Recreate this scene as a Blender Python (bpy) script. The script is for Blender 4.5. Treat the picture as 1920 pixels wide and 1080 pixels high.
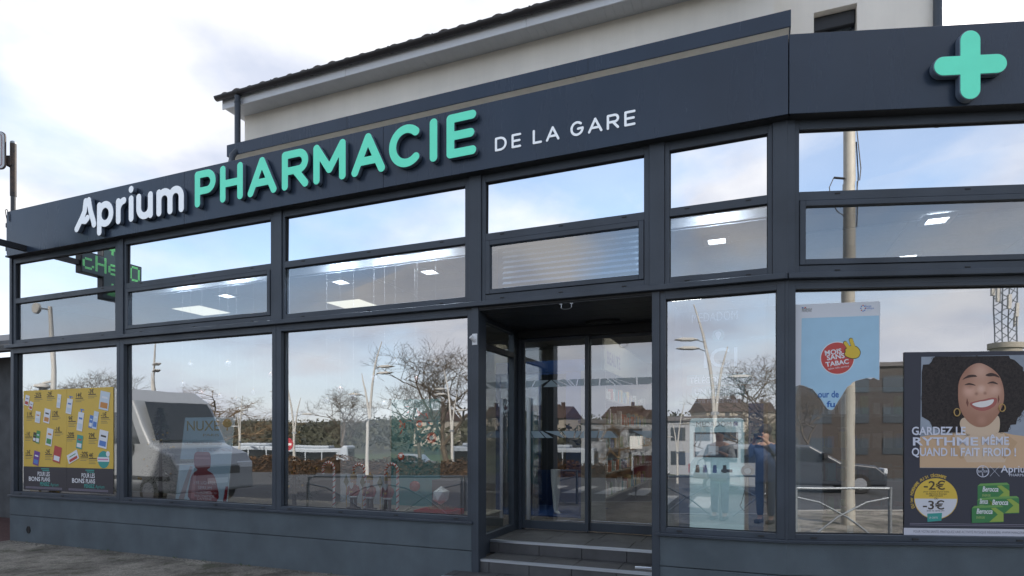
import bpy, bmesh, math, random
import numpy as np
from mathutils import Vector, Matrix

for o in list(bpy.data.objects):
    bpy.data.objects.remove(o)
SC = bpy.context.scene
COL = SC.collection
R = math.radians
random.seed(7)

# ------------------------------------------------------------------ camera
cd = bpy.data.cameras.new('camera')
cam = bpy.data.objects.new('camera', cd)
COL.objects.link(cam)
cam.location = (0, 0, 1.62)
cam.rotation_euler = (R(90), 0, 0)
cd.sensor_width = 36
cd.lens = 36 * 1130 / 1920
cd.shift_y = 278 / 1920
cd.clip_start = 0.05
cd.clip_end = 3000
SC.camera = cam

# ------------------------------------------------------------------ sky and sun
SUN_AZ, SUN_EL = R(38), R(30)
world = bpy.data.worlds.new('World')
SC.world = world
world.use_nodes = True
nt = world.node_tree
nt.nodes.clear()
N = nt.nodes.new
L = nt.links.new
out = N('ShaderNodeOutputWorld')
bg = N('ShaderNodeBackground')
sky = N('ShaderNodeTexSky')
sky.sky_type = 'NISHITA'
sky.sun_disc = False
sky.sun_elevation = SUN_EL
sky.sun_rotation = SUN_AZ
sky.air_density = 1.0
sky.dust_density = 0.6
sky.ozone_density = 1.2
tc = N('ShaderNodeTexCoord')
sep = N('ShaderNodeSeparateXYZ')
L(tc.outputs['Generated'], sep.inputs[0])
# the cloud layer: the view direction projected on a high flat layer
zz = N('ShaderNodeMath'); zz.operation = 'MAXIMUM'; zz.inputs[1].default_value = 0.0
L(sep.outputs[2], zz.inputs[0])
za = N('ShaderNodeMath'); za.operation = 'ADD'; za.inputs[1].default_value = 0.28
L(zz.outputs[0], za.inputs[0])
dx = N('ShaderNodeMath'); dx.operation = 'DIVIDE'
dy = N('ShaderNodeMath'); dy.operation = 'DIVIDE'
L(sep.outputs[0], dx.inputs[0]); L(za.outputs[0], dx.inputs[1])
L(sep.outputs[1], dy.inputs[0]); L(za.outputs[0], dy.inputs[1])
comb = N('ShaderNodeCombineXYZ')
L(dx.outputs[0], comb.inputs[0]); L(dy.outputs[0], comb.inputs[1])
mp = N('ShaderNodeMapping'); mp.inputs['Location'].default_value = (14.2, 13.3, 0)
L(comb.outputs[0], mp.inputs[0])
n1 = N('ShaderNodeTexNoise'); n1.inputs['Scale'].default_value = 1.15; n1.inputs['Detail'].default_value = 9; n1.inputs['Roughness'].default_value = 0.52
n1.inputs['Distortion'].default_value = 0.35
L(mp.outputs[0], n1.inputs['Vector'])
ramp = N('ShaderNodeValToRGB')
ramp.color_ramp.elements[0].position = 0.40; ramp.color_ramp.elements[0].color = (0.22, 0.22, 0.22, 1)
ramp.color_ramp.elements[1].position = 0.57; ramp.color_ramp.elements[1].color = (1, 1, 1, 1)
L(n1.outputs['Fac'], ramp.inputs[0])
n2 = N('ShaderNodeTexNoise'); n2.inputs['Scale'].default_value = 2.1; n2.inputs['Detail'].default_value = 7; n2.inputs['Roughness'].default_value = 0.5
L(mp.outputs[0], n2.inputs['Vector'])
crmp = N('ShaderNodeValToRGB')
crmp.color_ramp.elements[0].position = 0.38; crmp.color_ramp.elements[0].color = (0.31, 0.335, 0.40, 1)
crmp.color_ramp.elements[1].position = 0.62; crmp.color_ramp.elements[1].color = (0.57, 0.56, 0.555, 1)
L(n2.outputs['Fac'], crmp.inputs[0])
skm = N('ShaderNodeVectorMath'); skm.operation = 'SCALE'; skm.inputs['Scale'].default_value = 0.12
L(sky.outputs[0], skm.inputs[0])
mixc = N('ShaderNodeMix'); mixc.data_type = 'RGBA'
# pale haze low over the horizon, the same all round
hz_ = N('ShaderNodeMapRange'); hz_.interpolation_type = 'SMOOTHSTEP'
hz_.inputs['From Min'].default_value = 0.0; hz_.inputs['From Max'].default_value = 0.30; hz_.inputs['To Min'].default_value = 0.72; hz_.inputs['To Max'].default_value = 0.0
L(sep.outputs[2], hz_.inputs['Value'])
L(ramp.outputs[0], mixc.inputs['Factor'])
L(skm.outputs[0], mixc.inputs['A']); L(crmp.outputs[0], mixc.inputs['B'])
hmx = N('ShaderNodeMix'); hmx.data_type = 'RGBA'; hmx.inputs['B'].default_value = (0.55, 0.58, 0.66, 1)
L(hz_.outputs[0], hmx.inputs['Factor']); L(mixc.outputs['Result'], hmx.inputs['A'])
L(hmx.outputs['Result'], bg.inputs['Color'])
bg.inputs['Strength'].default_value = 1.0
L(bg.outputs[0], out.inputs[0])

sl = bpy.data.lights.new('sun', 'SUN')
sl.energy = 2.6
sl.angle = R(1.5)
sl.color = (1.0, 0.93, 0.83)
sun = bpy.data.objects.new('sun', sl)
COL.objects.link(sun)
sdir = Vector((math.sin(SUN_AZ) * math.cos(SUN_EL), math.cos(SUN_AZ) * math.cos(SUN_EL), math.sin(SUN_EL)))
sun.rotation_euler = sdir.to_track_quat('Z', 'Y').to_euler()
sun.location = sdir * 60

vs = SC.view_settings
vs.view_transform = 'Standard'
vs.look = 'None'
vs.exposure = 1.22
vs.gamma = 1
vs.use_curve_mapping = False
SC.cycles.use_denoising = True
SC.cycles.max_bounces = 10
SC.cycles.transparent_max_bounces = 16
SC.cycles.glossy_bounces = 5
SC.cycles.caustics_reflective = False
SC.cycles.caustics_refractive = False

# ------------------------------------------------------------------ frames of the two shop walls
# (u along the wall to the right, v into the building, z up)
PA = Vector((-7.7807, 9.3733, 0)); TA = Vector((0.92729, -0.37435, 0)); VA = Vector((0.37435, 0.92729, 0))
PB = Vector((2.3911, 5.2669, 0)); TB = Vector((0.996153, -0.087634, 0)); VB = Vector((0.087634, 0.996153, 0))
def FW(x, y, z): return Vector((x, y, z))
def FA(u, v, z): return PA + TA * u + VA * v + Vector((0, 0, z))
def FB(u, v, z): return PB + TB * u + VB * v + Vector((0, 0, z))
def frame(loc, rz):
    c, s = math.cos(rz), math.sin(rz)
    x, y, z0 = loc
    return lambda u, v, z: Vector((x + u * c - v * s, y + u * s + v * c, z0 + z))
ANG_A = math.atan2(TA.y, TA.x); ANG_B = math.atan2(TB.y, TB.x)

# ------------------------------------------------------------------ materials
MATS = {}
def mat(name, col, rough=0.5, metal=0.0, noise=0.0, scale=8.0, bump=0.0, bscale=60.0, spec=0.5, emit=None, estr=0.0, col2=None, coat=0.0, detail=5, alpha=1.0, streak=0.0):
    if name in MATS: return MATS[name]
    m = bpy.data.materials.new(name); m.use_nodes = True
    t = m.node_tree; b = t.nodes['Principled BSDF']
    b.inputs['Base Color'].default_value = (*col, 1)
    b.inputs['Roughness'].default_value = rough
    b.inputs['Metallic'].default_value = metal
    b.inputs['Specular IOR Level'].default_value = spec
    b.inputs['Coat Weight'].default_value = coat
    b.inputs['Alpha'].default_value = alpha
    tcn = t.nodes.new('ShaderNodeTexCoord')
    if noise or col2:
        nz = t.nodes.new('ShaderNodeTexNoise'); nz.inputs['Scale'].default_value = scale; nz.inputs['Detail'].default_value = detail
        t.links.new(tcn.outputs['Object'], nz.inputs['Vector'])
        mx = t.nodes.new('ShaderNodeMix'); mx.data_type = 'RGBA'
        rp = t.nodes.new('ShaderNodeMapRange'); rp.inputs['From Min'].default_value = 0.3; rp.inputs['From Max'].default_value = 0.7
        t.links.new(nz.outputs['Fac'], rp.inputs['Value']); t.links.new(rp.outputs[0], mx.inputs['Factor'])
        c2 = col2 if col2 else tuple(min(1, c * (1 + noise)) for c in col)
        c1 = col if col2 else tuple(c * (1 - noise) for c in col)
        mx.inputs['A'].default_value = (*c1, 1); mx.inputs['B'].default_value = (*c2, 1)
        t.links.new(mx.outputs['Result'], b.inputs['Base Color'])
    if streak:
        mpn = t.nodes.new('ShaderNodeMapping'); mpn.inputs['Scale'].default_value = (2.6, 2.6, 0.35); t.links.new(tcn.outputs['Object'], mpn.inputs[0])
        sn = t.nodes.new('ShaderNodeTexNoise'); sn.inputs['Scale'].default_value = 1.0; sn.inputs['Detail'].default_value = 8; sn.inputs['Roughness'].default_value = 0.65
        t.links.new(mpn.outputs[0], sn.inputs['Vector'])
        sr = t.nodes.new('ShaderNodeMapRange'); sr.inputs['From Min'].default_value = 0.35; sr.inputs['From Max'].default_value = 0.7; sr.inputs['To Min'].default_value = 1 - streak; sr.inputs['To Max'].default_value = 1 + streak
        t.links.new(sn.outputs['Fac'], sr.inputs['Value'])
        hs = t.nodes.new('ShaderNodeHueSaturation'); t.links.new(sr.outputs[0], hs.inputs['Value'])
        if b.inputs['Base Color'].is_linked: t.links.new(b.inputs['Base Color'].links[0].from_socket, hs.inputs['Color'])
        else: hs.inputs['Color'].default_value = (*col, 1)
        t.links.new(hs.outputs[0], b.inputs['Base Color'])
        rr_ = t.nodes.new('ShaderNodeMapRange'); rr_.inputs['From Min'].default_value = 0.3; rr_.inputs['From Max'].default_value = 0.75; rr_.inputs['To Min'].default_value = rough * 0.85; rr_.inputs['To Max'].default_value = min(1, rough * 1.35)
        t.links.new(sn.outputs['Fac'], rr_.inputs['Value']); t.links.new(rr_.outputs[0], b.inputs['Roughness'])
    if bump:
        nb = t.nodes.new('ShaderNodeTexNoise'); nb.inputs['Scale'].default_value = bscale; nb.inputs['Detail'].default_value = 4
        t.links.new(tcn.outputs['Object'], nb.inputs['Vector'])
        bp = t.nodes.new('ShaderNodeBump'); bp.inputs['Strength'].default_value = bump; bp.inputs['Distance'].default_value = 0.01
        t.links.new(nb.outputs['Fac'], bp.inputs['Height']); t.links.new(bp.outputs[0], b.inputs['Normal'])
    if emit:
        b.inputs['Emission Color'].default_value = (*emit, 1); b.inputs['Emission Strength'].default_value = estr
    MATS[name] = m
    return m
def glass(name, refl, tint=(0.85, 0.9, 0.92), rough=0.0, wav=0.0):
    m = bpy.data.materials.new(name); m.use_nodes = True
    t = m.node_tree; t.nodes.clear(); n = t.nodes.new
    o = n('ShaderNodeOutputMaterial'); mx = n('ShaderNodeMixShader'); tr = n('ShaderNodeBsdfTransparent'); gl = n('ShaderNodeBsdfGlossy')
    tr.inputs[0].default_value = (*tint, 1); gl.inputs['Roughness'].default_value = rough; gl.inputs['Color'].default_value = (0.97, 0.98, 1.0, 1)
    fr = n('ShaderNodeFresnel'); fr.inputs['IOR'].default_value = 1.5
    mr = n('ShaderNodeMapRange'); mr.inputs['From Min'].default_value = 0.04; mr.inputs['From Max'].default_value = 1.0
    mr.inputs['To Min'].default_value = refl; mr.inputs['To Max'].default_value = 1.0
    t.links.new(fr.outputs[0], mr.inputs['Value'])
    # one reflection for each pane: the face where the ray leaves the glass only transmits
    ge = n('ShaderNodeNewGeometry'); iv = n('ShaderNodeMath'); iv.operation = 'SUBTRACT'; iv.inputs[0].default_value = 1.0
    t.links.new(ge.outputs['Backfacing'], iv.inputs[1])
    ml = n('ShaderNodeMath'); ml.operation = 'MULTIPLY'; t.links.new(mr.outputs[0], ml.inputs[0]); t.links.new(iv.outputs[0], ml.inputs[1])
    t.links.new(ml.outputs[0], mx.inputs[0])
    t.links.new(tr.outputs[0], mx.inputs[1]); t.links.new(gl.outputs[0], mx.inputs[2]); t.links.new(mx.outputs[0], o.inputs[0])
    if wav:
        tcn = n('ShaderNodeTexCoord'); nb = n('ShaderNodeTexNoise'); nb.inputs['Scale'].default_value = 1.6; nb.inputs['Detail'].default_value = 1
        t.links.new(tcn.outputs['Object'], nb.inputs['Vector'])
        bp = n('ShaderNodeBump'); bp.inputs['Strength'].default_value = wav; bp.inputs['Distance'].default_value = 0.01
        t.links.new(nb.outputs['Fac'], bp.inputs['Height']); t.links.new(bp.outputs[0], gl.inputs['Normal'])
    MATS[name] = m
    return m
slate = mat('slate_aluminium', (0.050, 0.062, 0.080), 0.42, noise=0.16, scale=2.2, bump=0.03, bscale=900, spec=0.42, streak=0.09)
slate_panel = mat('slate_panel', (0.034, 0.050, 0.078), 0.24, noise=0.10, scale=1.4, bump=0.02, bscale=700, spec=0.38, streak=0.035)
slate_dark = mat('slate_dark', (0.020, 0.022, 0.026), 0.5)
gasket = mat('rubber_gasket', (0.008, 0.008, 0.009), 0.6)
plinth_m = mat('plinth_render', (0.105, 0.130, 0.148), 0.85, noise=0.14, scale=3.0, bump=0.5, bscale=260, streak=0.09)
cream = mat('cream_render', (0.90, 0.845, 0.755), 0.9, noise=0.05, scale=1.2, bump=0.35, bscale=180, streak=0.05)
white_board = mat('white_board', (0.74, 0.75, 0.77), 0.45, noise=0.03)
soffit_m = mat('soffit_pvc', (0.62, 0.63, 0.64), 0.5, noise=0.03)
gutter_m = mat('brown_gutter', (0.035, 0.030, 0.030), 0.35, noise=0.15)
tile_m = mat('roof_tile_clay', (0.10, 0.075, 0.062), 0.8, noise=0.35, scale=30, bump=0.3)
mint = mat('mint_acrylic', (0.11, 0.66, 0.47), 0.35, emit=(0.13, 0.80, 0.56), estr=0.13, noise=0.05, scale=6)
white_ac = mat('white_acrylic', (0.78, 0.82, 0.86), 0.35, emit=(0.85, 0.92, 1.0), estr=0.12)
white_flat = mat('white_vinyl', (0.85, 0.87, 0.9), 0.5)
letter_side = mat('letter_return', (0.13, 0.165, 0.22), 0.35)
steel = mat('brushed_steel', (0.55, 0.57, 0.60), 0.32, metal=1.0)
nosing_m = mat('aluminium_nosing', (0.62, 0.66, 0.72), 0.35, metal=0.9)
step_m = mat('step_tile', (0.075, 0.075, 0.078), 0.55, noise=0.22, scale=5, bump=0.25, bscale=150, streak=0.15)
grout = mat('grout', (0.035, 0.035, 0.037), 0.9)
g_top = glass('mirror_glass', 0.86, (0.25, 0.3, 0.33))
g_mid = glass('transom_glass', 0.24, (0.80, 0.86, 0.92), wav=0.02)
g_shop = glass('shop_glass', 0.47, (0.88, 0.92, 0.94), wav=0.07)
g_narrow = glass('narrow_window_glass', 0.40, (0.90, 0.93, 0.95), wav=0.05)
g_door = glass('door_glass', 0.27, (0.80, 0.84, 0.84), wav=0.02)
black = mat('black_paint', (0.012, 0.012, 0.014), 0.5)
white_p = mat('white_plastic', (0.72, 0.73, 0.74), 0.4)
int_wall = mat('interior_wall', (0.58, 0.57, 0.54), 0.8, noise=0.04)
int_ceil = mat('ceiling_tile_mat', (0.52, 0.58, 0.66), 0.9, noise=0.05, scale=20)
int_floor = mat('interior_floor_mat', (0.14, 0.12, 0.105), 0.35, noise=0.15, scale=3)
lamp_e = mat('lamp_diffuser', (0.9, 0.9, 0.85), 0.5, emit=(1.0, 0.97, 0.93), estr=3.0)

# ------------------------------------------------------------------ mesh helper
class G:
    def __init__(self, fr=FW): self.v = []; self.f = []; self.fr = fr
    def pts(self, P):
        i = len(self.v); self.v += [self.fr(*p) for p in P]; return list(range(i, i + len(P)))
    def face(self, P): self.f.append(self.pts(P)); return self
    def box(self, a0, a1, b0, b1, c0, c1):
        i = self.pts([(a0, b0, c0), (a1, b0, c0), (a1, b1, c0), (a0, b1, c0), (a0, b0, c1), (a1, b0, c1), (a1, b1, c1), (a0, b1, c1)])
        for q in ((3, 2, 1, 0), (4, 5, 6, 7), (0, 1, 5, 4), (1, 2, 6, 5), (2, 3, 7, 6), (3, 0, 4, 7)): self.f.append([i[k] for k in q])
        return self
    def prism(self, poly, b0, b1, plane='uz'):
        # poly in two axes, extruded along the third from b0 to b1
        def m(p, b):
            return {'uz': (p[0], b, p[1]), 'vz': (b, p[0], p[1]), 'uv': (p[0], p[1], b)}[plane]
        n = len(poly)
        a = self.pts([m(p, b0) for p in poly]); c = self.pts([m(p, b1) for p in poly])
        self.f.append(a[::-1]); self.f.append(c)
        for k in range(n): self.f.append([a[k], a[(k + 1) % n], c[(k + 1) % n], c[k]])
        return self
    def tube(self, path, r, n=8, caps=True):
        P = [Vector(p) for p in path]; rr = r if isinstance(r, (list, tuple)) else [r] * len(P)
        rings = []; up = None
        for k, p in enumerate(P):
            d = (P[min(k + 1, len(P) - 1)] - P[max(k - 1, 0)])
            if d.length < 1e-9: d = Vector((0, 0, 1))
            d.normalize()
            if up is None:
                up = Vector((0, 0, 1)) if abs(d.z) < 0.9 else Vector((1, 0, 0))
            a = d.cross(up)
            if a.length < 1e-6: a = d.cross(Vector((0, 1, 0)))
            a.normalize(); b = d.cross(a); up = -b if (-b).dot(up) > 0 else b
            rings.append(self.pts([tuple(p + (a * math.cos(t) + b * math.sin(t)) * rr[k]) for t in (2 * math.pi * j / n for j in range(n))]))
        for A, B in zip(rings, rings[1:]):
            for j in range(n): self.f.append([A[j], A[(j + 1) % n], B[(j + 1) % n], B[j]])
        if caps: self.f.append(rings[0][::-1]); self.f.append(rings[-1])
        return self
    def lathe(self, prof, c=(0, 0, 0), n=14, sx=1, sy=1):
        rings = [self.pts([(c[0] + r * sx * math.cos(t), c[1] + r * sy * math.sin(t), c[2] + z) for t in (2 * math.pi * j / n for j in range(n))]) for r, z in prof]
        for A, B in zip(rings, rings[1:]):
            for j in range(n): self.f.append([A[j], A[(j + 1) % n], B[(j + 1) % n], B[j]])
        self.f.append(rings[0][::-1]); self.f.append(rings[-1])
        return self
    def ball(self, c, r, n=12, sz=1.0):
        m = max(5, n // 2 + 1)
        return self.lathe([(max(1e-4, r * math.sin(math.pi * k / m)), -r * sz * math.cos(math.pi * k / m)) for k in range(m + 1)], c, n)
    def build(self, name, m, parent=None, smooth=False, bevel=0, seg=1):
        me = bpy.data.meshes.new(name); me.from_pydata([tuple(p) for p in self.v], [], self.f); me.update()
        return link(name, me, m, parent, smooth, bevel, seg)
def link(name, me, m, parent=None, smooth=False, bevel=0, seg=1):
    if m: me.materials.clear(); me.materials.append(m)
    if smooth:
        me.polygons.foreach_set('use_smooth', [True] * len(me.polygons))
        try: me.set_sharp_from_angle(angle=R(40))
        except Exception: pass
    o = bpy.data.objects.new(name, me); COL.objects.link(o)
    if parent is not None: adopt(o, parent)
    if bevel:
        b = o.modifiers.new('bevel', 'BEVEL'); b.width = bevel; b.segments = seg; b.limit_method = 'ANGLE'; b.angle_limit = R(40)
    return o
BASE = {}
def adopt(o, p):
    o.parent = p
    o.matrix_parent_inverse = Matrix.Translation(-Vector(BASE.get(p.name, (0, 0, 0))))
def tag(o, label, cat, group=None):
    o['label'] = label; o['category'] = cat
    if group: o['group'] = group
    return o
def thing(name, label, cat, loc, group=None):
    o = bpy.data.objects.new(name, None); COL.objects.link(o); o.location = loc; o.empty_display_size = 0.2
    BASE[o.name] = tuple(loc)
    return tag(o, label, cat, group)
def struct(o, kind='structure'): o['kind'] = kind; return o
def copy_tree(o, loc, rz=0.0, label=None, scale=1.0):
    c = o.copy(); COL.objects.link(c); c.location = loc; c.rotation_euler = (0, 0, rz); c.scale = (scale,) * 3
    if label: c['label'] = label
    for ch in list(o.children):
        d = ch.copy(); COL.objects.link(d); d.parent = c
        for g in list(ch.children):
            e = g.copy(); COL.objects.link(e); e.parent = d
    return c

# ------------------------------------------------------------------ text
def text_mesh(body, size, bold=0.0, xs=1.0, align='LEFT', space=1.0, extrude=0.0):
    c = bpy.data.curves.new('text', 'FONT'); c.body = body; c.size = size; c.offset = bold * 0.45; c.align_x = align
    c.space_character = space; c.extrude = extrude; c.resolution_u = 3; c.fill_mode = 'BOTH' if extrude else 'FRONT'
    o = bpy.data.objects.new('text', c)
    me = bpy.data.meshes.new_from_object(o)
    bpy.data.objects.remove(o); bpy.data.curves.remove(c)
    return me
def text(body, size, org, fr, m, parent, name='lettering', bold=0.0, xs=1.0, align='LEFT', rot=0.0, width=None, space=1.0, mirror=False, extrude=0.0, shear=0.0):
    """flat lettering on a wall frame: org = (u, v, z) of the baseline start; width stretches it to fit"""
    me = text_mesh(body, size, bold, xs, align, space, extrude)
    xsv = [v.co.x for v in me.vertices]
    if not xsv: return None
    if width: xs = width / max(1e-6, max(xsv) - min(xsv))
    cr, sr = math.cos(rot), math.sin(rot)
    for v in me.vertices:
        x, y = v.co.x * xs + v.co.y * shear, v.co.y
        if mirror: x = -x
        v.co = fr(org[0] + x * cr - y * sr, org[1] - v.co.z, org[2] + x * sr + y * cr)
    return link(name, me, m, parent)
# ------------------------------------------------------------------ rounded stroke letters
def arc(cx, cz, rx, rz, a0, a1, n=14):
    return [(cx + rx * math.cos(R(a0 + (a1 - a0) * k / n)), cz + rz * math.sin(R(a0 + (a1 - a0) * k / n))) for k in range(n + 1)]
def glyph(ch, w, h, r):
    l, rt, b, t = r, w - r, r, h - r
    m = (l + rt) / 2
    if ch == 'I': return [[(m, b), (m, t)]]
    if ch == 'H': return [[(l, b), (l, t)], [(rt, b), (rt, t)], [(l, h / 2), (rt, h / 2)]]
    if ch == 'E': return [[(rt, t), (l, t), (l, b), (rt, b)], [(l, h / 2), (rt - 0.06 * w, h / 2)]]
    if ch == 'L': return [[(l, t), (l, b), (rt, b)]]
    if ch == 'P':
        q = (t + b) / 2 - 0.06 * h; rz = (t - q) / 2
        return [[(l, b), (l, t)], [(l, t), (rt - rz, t)] + arc(rt - rz, t - rz, rz, rz, 90, -90) + [(l, q)]]
    if ch == 'R':
        q = (t + b) / 2 - 0.02 * h; rz = (t - q) / 2
        return [[(l, b), (l, t)], [(l, t), (rt - rz, t)] + arc(rt - rz, t - rz, rz, rz, 90, -90) + [(l, q)], [(m, q), (rt, b)]]
    if ch == 'D':
        rz = (t - b) / 2; rx = min(rz, (rt - l) * 0.72)
        return [[(l, b), (l, t), (rt - rx, t)] + arc(rt - rx, b + rz, rx, rz, 90, -90) + [(l, b)]]
    if ch == 'A': return [[(l, b), (m, t), (rt, b)], [(l + (m - l) * 0.36, b + (t - b) * 0.30), (rt - (rt - m) * 0.36, b + (t - b) * 0.30)]]
    if ch == 'M': return [[(l, b), (l, t), (m, b + (t - b) * 0.28), (rt, t), (rt, b)]]
    if ch == 'C': return [arc(m + 0.03 * w, h / 2, (rt - l) / 2 + 0.03 * w, (t - b) / 2, 48, 312, 26)]
    if ch == 'G': return [arc(m, h / 2, (rt - l) / 2, (t - b) / 2, 48, 360, 26) + [(m + 0.08 * w, h / 2 - 0.02 * h)]]
    # the lower-case letters and the two-stroke capital of the first word
    if ch == 'a1': return [[(0.52 * w, t), (0.47 * w, t - 0.30 * h), (0.34 * w, b + 0.30 * h), (l, b)], [(0.30 * w, b + 0.24 * h), (0.50 * w, b + 0.20 * h), (0.60 * w, b + 0.27 * h)]]
    if ch == 'a2': return [[(0.66 * w, t + 0.01 * h), (0.74 * w, t - 0.32 * h), (0.86 * w, t - 0.62 * h), (rt, b + 0.04 * h)]]
    if ch == 'p': return [[(l, b - 0.30 * h), (l, t)], arc(m, h / 2, (rt - l) / 2, (t - b) / 2, 0, 360, 26)]
    if ch == 'r': return [[(l, b), (l, t)], [(l, t - 0.34 * h)] + arc(rt, t - 0.38 * h, rt - l, 0.38 * h, 175, 95, 8)]
    if ch == 'i': return [[(m, b), (m, t)]]
    if ch == 'dot': return [[(m, t + 0.36 * h), (m, t + 0.361 * h)]]
    if ch == 'u': return [[(l, t), (l, b + (rt - l) / 2)] + arc(m, b + (rt - l) / 2, (rt - l) / 2, (rt - l) / 2, 180, 360, 14) + [(rt, t)], [(rt, t), (rt, b)]]
    if ch == 'm':
        q = (rt - l) / 4
        return [[(l, b), (l, t)], [(l, t - q)] + arc(l + q, t - q, q, q, 180, 0, 12) + [(m, b)], [(m, t - q)] + arc(m + q, t - q, q, q, 180, 0, 12) + [(rt, b)]]
    return []
def stroke_contours(strokes, r, cell):
    segs = [(a, b) for s in strokes for a, b in zip(s, s[1:])]
    xs = [p[0] for s in strokes for p in s]; zs = [p[1] for s in strokes for p in s]
    x0, z0 = min(xs) - r - 3 * cell, min(zs) - r - 3 * cell
    nx = int((max(xs) - x0 + r) / cell) + 4; nz = int((max(zs) - z0 + r) / cell) + 4
    X, Z = np.meshgrid(x0 + np.arange(nx) * cell, z0 + np.arange(nz) * cell, indexing='ij')
    D = np.full(X.shape, 1e9)
    for (ax, az), (bx, bz) in segs:
        ex, ez = bx - ax, bz - az; q = max(ex * ex + ez * ez, 1e-12)
        t = np.clip(((X - ax) * ex + (Z - az) * ez) / q, 0, 1)
        D = np.minimum(D, np.hypot(X - ax - t * ex, Z - az - t * ez))
    D = D - r
    D[np.abs(D) < 1e-7] = 1e-7
    nxt = {}; pos = {}
    def cut(i, j, k, l2):
        key = (i, j, k, l2) if (i, j) < (k, l2) else (k, l2, i, j)
        if key not in pos:
            a, b = D[key[0], key[1]], D[key[2], key[3]]; t = a / (a - b)
            pos[key] = (x0 + (key[0] + (key[2] - key[0]) * t) * cell, z0 + (key[1] + (key[3] - key[1]) * t) * cell)
        return key
    S = D < 0
    for i in range(nx - 1):
        for j in range(nz - 1):
            c = [(i, j), (i + 1, j), (i + 1, j + 1), (i, j + 1)]
            s = [bool(S[p]) for p in c]
            if all(s) or not any(s): continue
            e = []
            for k in range(4):
                if s[k] != s[(k + 1) % 4]: e.append((cut(*c[k], *c[(k + 1) % 4]), s[k]))
            # walk from an edge that leaves the inside to the next one that enters it
            for k, (key, ins) in enumerate(e):
                if ins: nxt[key] = e[(k + 1) % len(e)][0]
    loops = []
    left = set(nxt)
    while left:
        k0 = left.pop(); lp = [pos[k0]]; k = nxt[k0]
        while k != k0 and k in left:
            left.discard(k); lp.append(pos[k]); k = nxt[k]
        if len(lp) > 8: loops.append(lp)
    return loops
def stroke_letter(ch, w, h, r, u, z, v0, v1, fr, m_face, m_side, parent, bev=0.004, cell=0.007, name='letter'):
    loops = stroke_contours(glyph(ch, w, h, r), r, cell)
    c = bpy.data.curves.new('letter', 'CURVE'); c.dimensions = '2D'; c.fill_mode = 'BOTH'
    c.extrude = abs(v1 - v0) / 2 - bev; c.bevel_depth = bev; c.bevel_resolution = 1; c.offset = -bev
    for lp in loops:
        s = c.splines.new('POLY'); s.points.add(len(lp) - 1); s.use_cyclic_u = True
        for p, q in zip(s.points, lp): p.co = (q[0], q[1], 0, 1)
    o = bpy.data.objects.new('letter', c); me = bpy.data.meshes.new_from_object(o)
    bpy.data.objects.remove(o); bpy.data.curves.remove(c)
    vm = (v0 + v1) / 2
    front = [abs(p.normal.z) > 0.9 and p.center.z > 0 for p in me.polygons]
    for v in me.vertices: v.co = fr(u + v.co.x, vm - v.co.z, z + v.co.y)
    ob = link(name, me, m_face, parent)
    me.materials.append(m_side)
    for p, f in zip(me.polygons, front): p.material_index = 0 if f else 1
    return ob
# ================================================================== SETTING: ground
asphalt = mat('pavement_asphalt', (0.105, 0.098, 0.085), 0.9, bump=0.9, bscale=170, noise=0.2, scale=120)
def pavement_material():
    m = asphalt; t = m.node_tree; b = t.nodes['Principled BSDF']; n = t.nodes.new
    tcn = n('ShaderNodeTexCoord')
    big = n('ShaderNodeTexNoise'); big.inputs['Scale'].default_value = 1.3; big.inputs['Detail'].default_value = 8; big.inputs['Roughness'].default_value = 0.7
    fine = n('ShaderNodeTexVoronoi'); fine.inputs['Scale'].default_value = 70
    moss = n('ShaderNodeTexNoise'); moss.inputs['Scale'].default_value = 2.3; moss.inputs['Detail'].default_value = 9; moss.inputs['Roughness'].default_value = 0.75
    for k in (big, fine, moss): t.links.new(tcn.outputs['Object'], k.inputs['Vector'])
    r1 = n('ShaderNodeValToRGB'); e = r1.color_ramp.elements
    e[0].position = 0.36; e[0].color = (0.085, 0.080, 0.072, 1); e[1].position = 0.66; e[1].color = (0.36, 0.345, 0.315, 1)
    t.links.new(big.outputs['Fac'], r1.inputs[0])
    r2 = n('ShaderNodeValToRGB'); e = r2.color_ramp.elements
    e[0].position = 0.0; e[0].color = (0.55, 0.52, 0.48, 1); e[1].position = 0.9; e[1].color = (1.35, 1.3, 1.2, 1)
    t.links.new(fine.outputs['Color'], r2.inputs[0])
    mu = n('ShaderNodeMix'); mu.data_type = 'RGBA'; mu.blend_type = 'MULTIPLY'; mu.inputs['Factor'].default_value = 0.9
    t.links.new(r1.outputs[0], mu.inputs['A']); t.links.new(r2.outputs[0], mu.inputs['B'])
    r3 = n('ShaderNodeValToRGB'); e = r3.color_ramp.elements
    e[0].position = 0.52; e[0].color = (0, 0, 0, 1); e[1].position = 0.62; e[1].color = (0.8, 0.8, 0.8, 1)
    t.links.new(moss.outputs['Fac'], r3.inputs[0])
    mm = n('ShaderNodeMix'); mm.data_type = 'RGBA'; mm.inputs['B'].default_value = (0.055, 0.060, 0.028, 1)
    t.links.new(r3.outputs[0], mm.inputs['Factor']); t.links.new(mu.outputs['Result'], mm.inputs['A'])
    t.links.new(mm.outputs['Result'], b.inputs['Base Color'])
pavement_material()
road_m = mat('road_asphalt', (0.055, 0.055, 0.057), 0.85, noise=0.25, scale=1.2, bump=0.4, bscale=120)
grass_m = mat('verge_grass', (0.055, 0.075, 0.025), 0.95, noise=0.4, scale=0.4, bump=0.8, bscale=14)
hill_m = mat('wooded_hill', (0.050, 0.050, 0.030), 1.0, noise=0.5, scale=0.09, bump=1.0, bscale=0.6)
kerb_m = mat('kerb_concrete', (0.30, 0.29, 0.27), 0.85, noise=0.12, scale=9)
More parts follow.
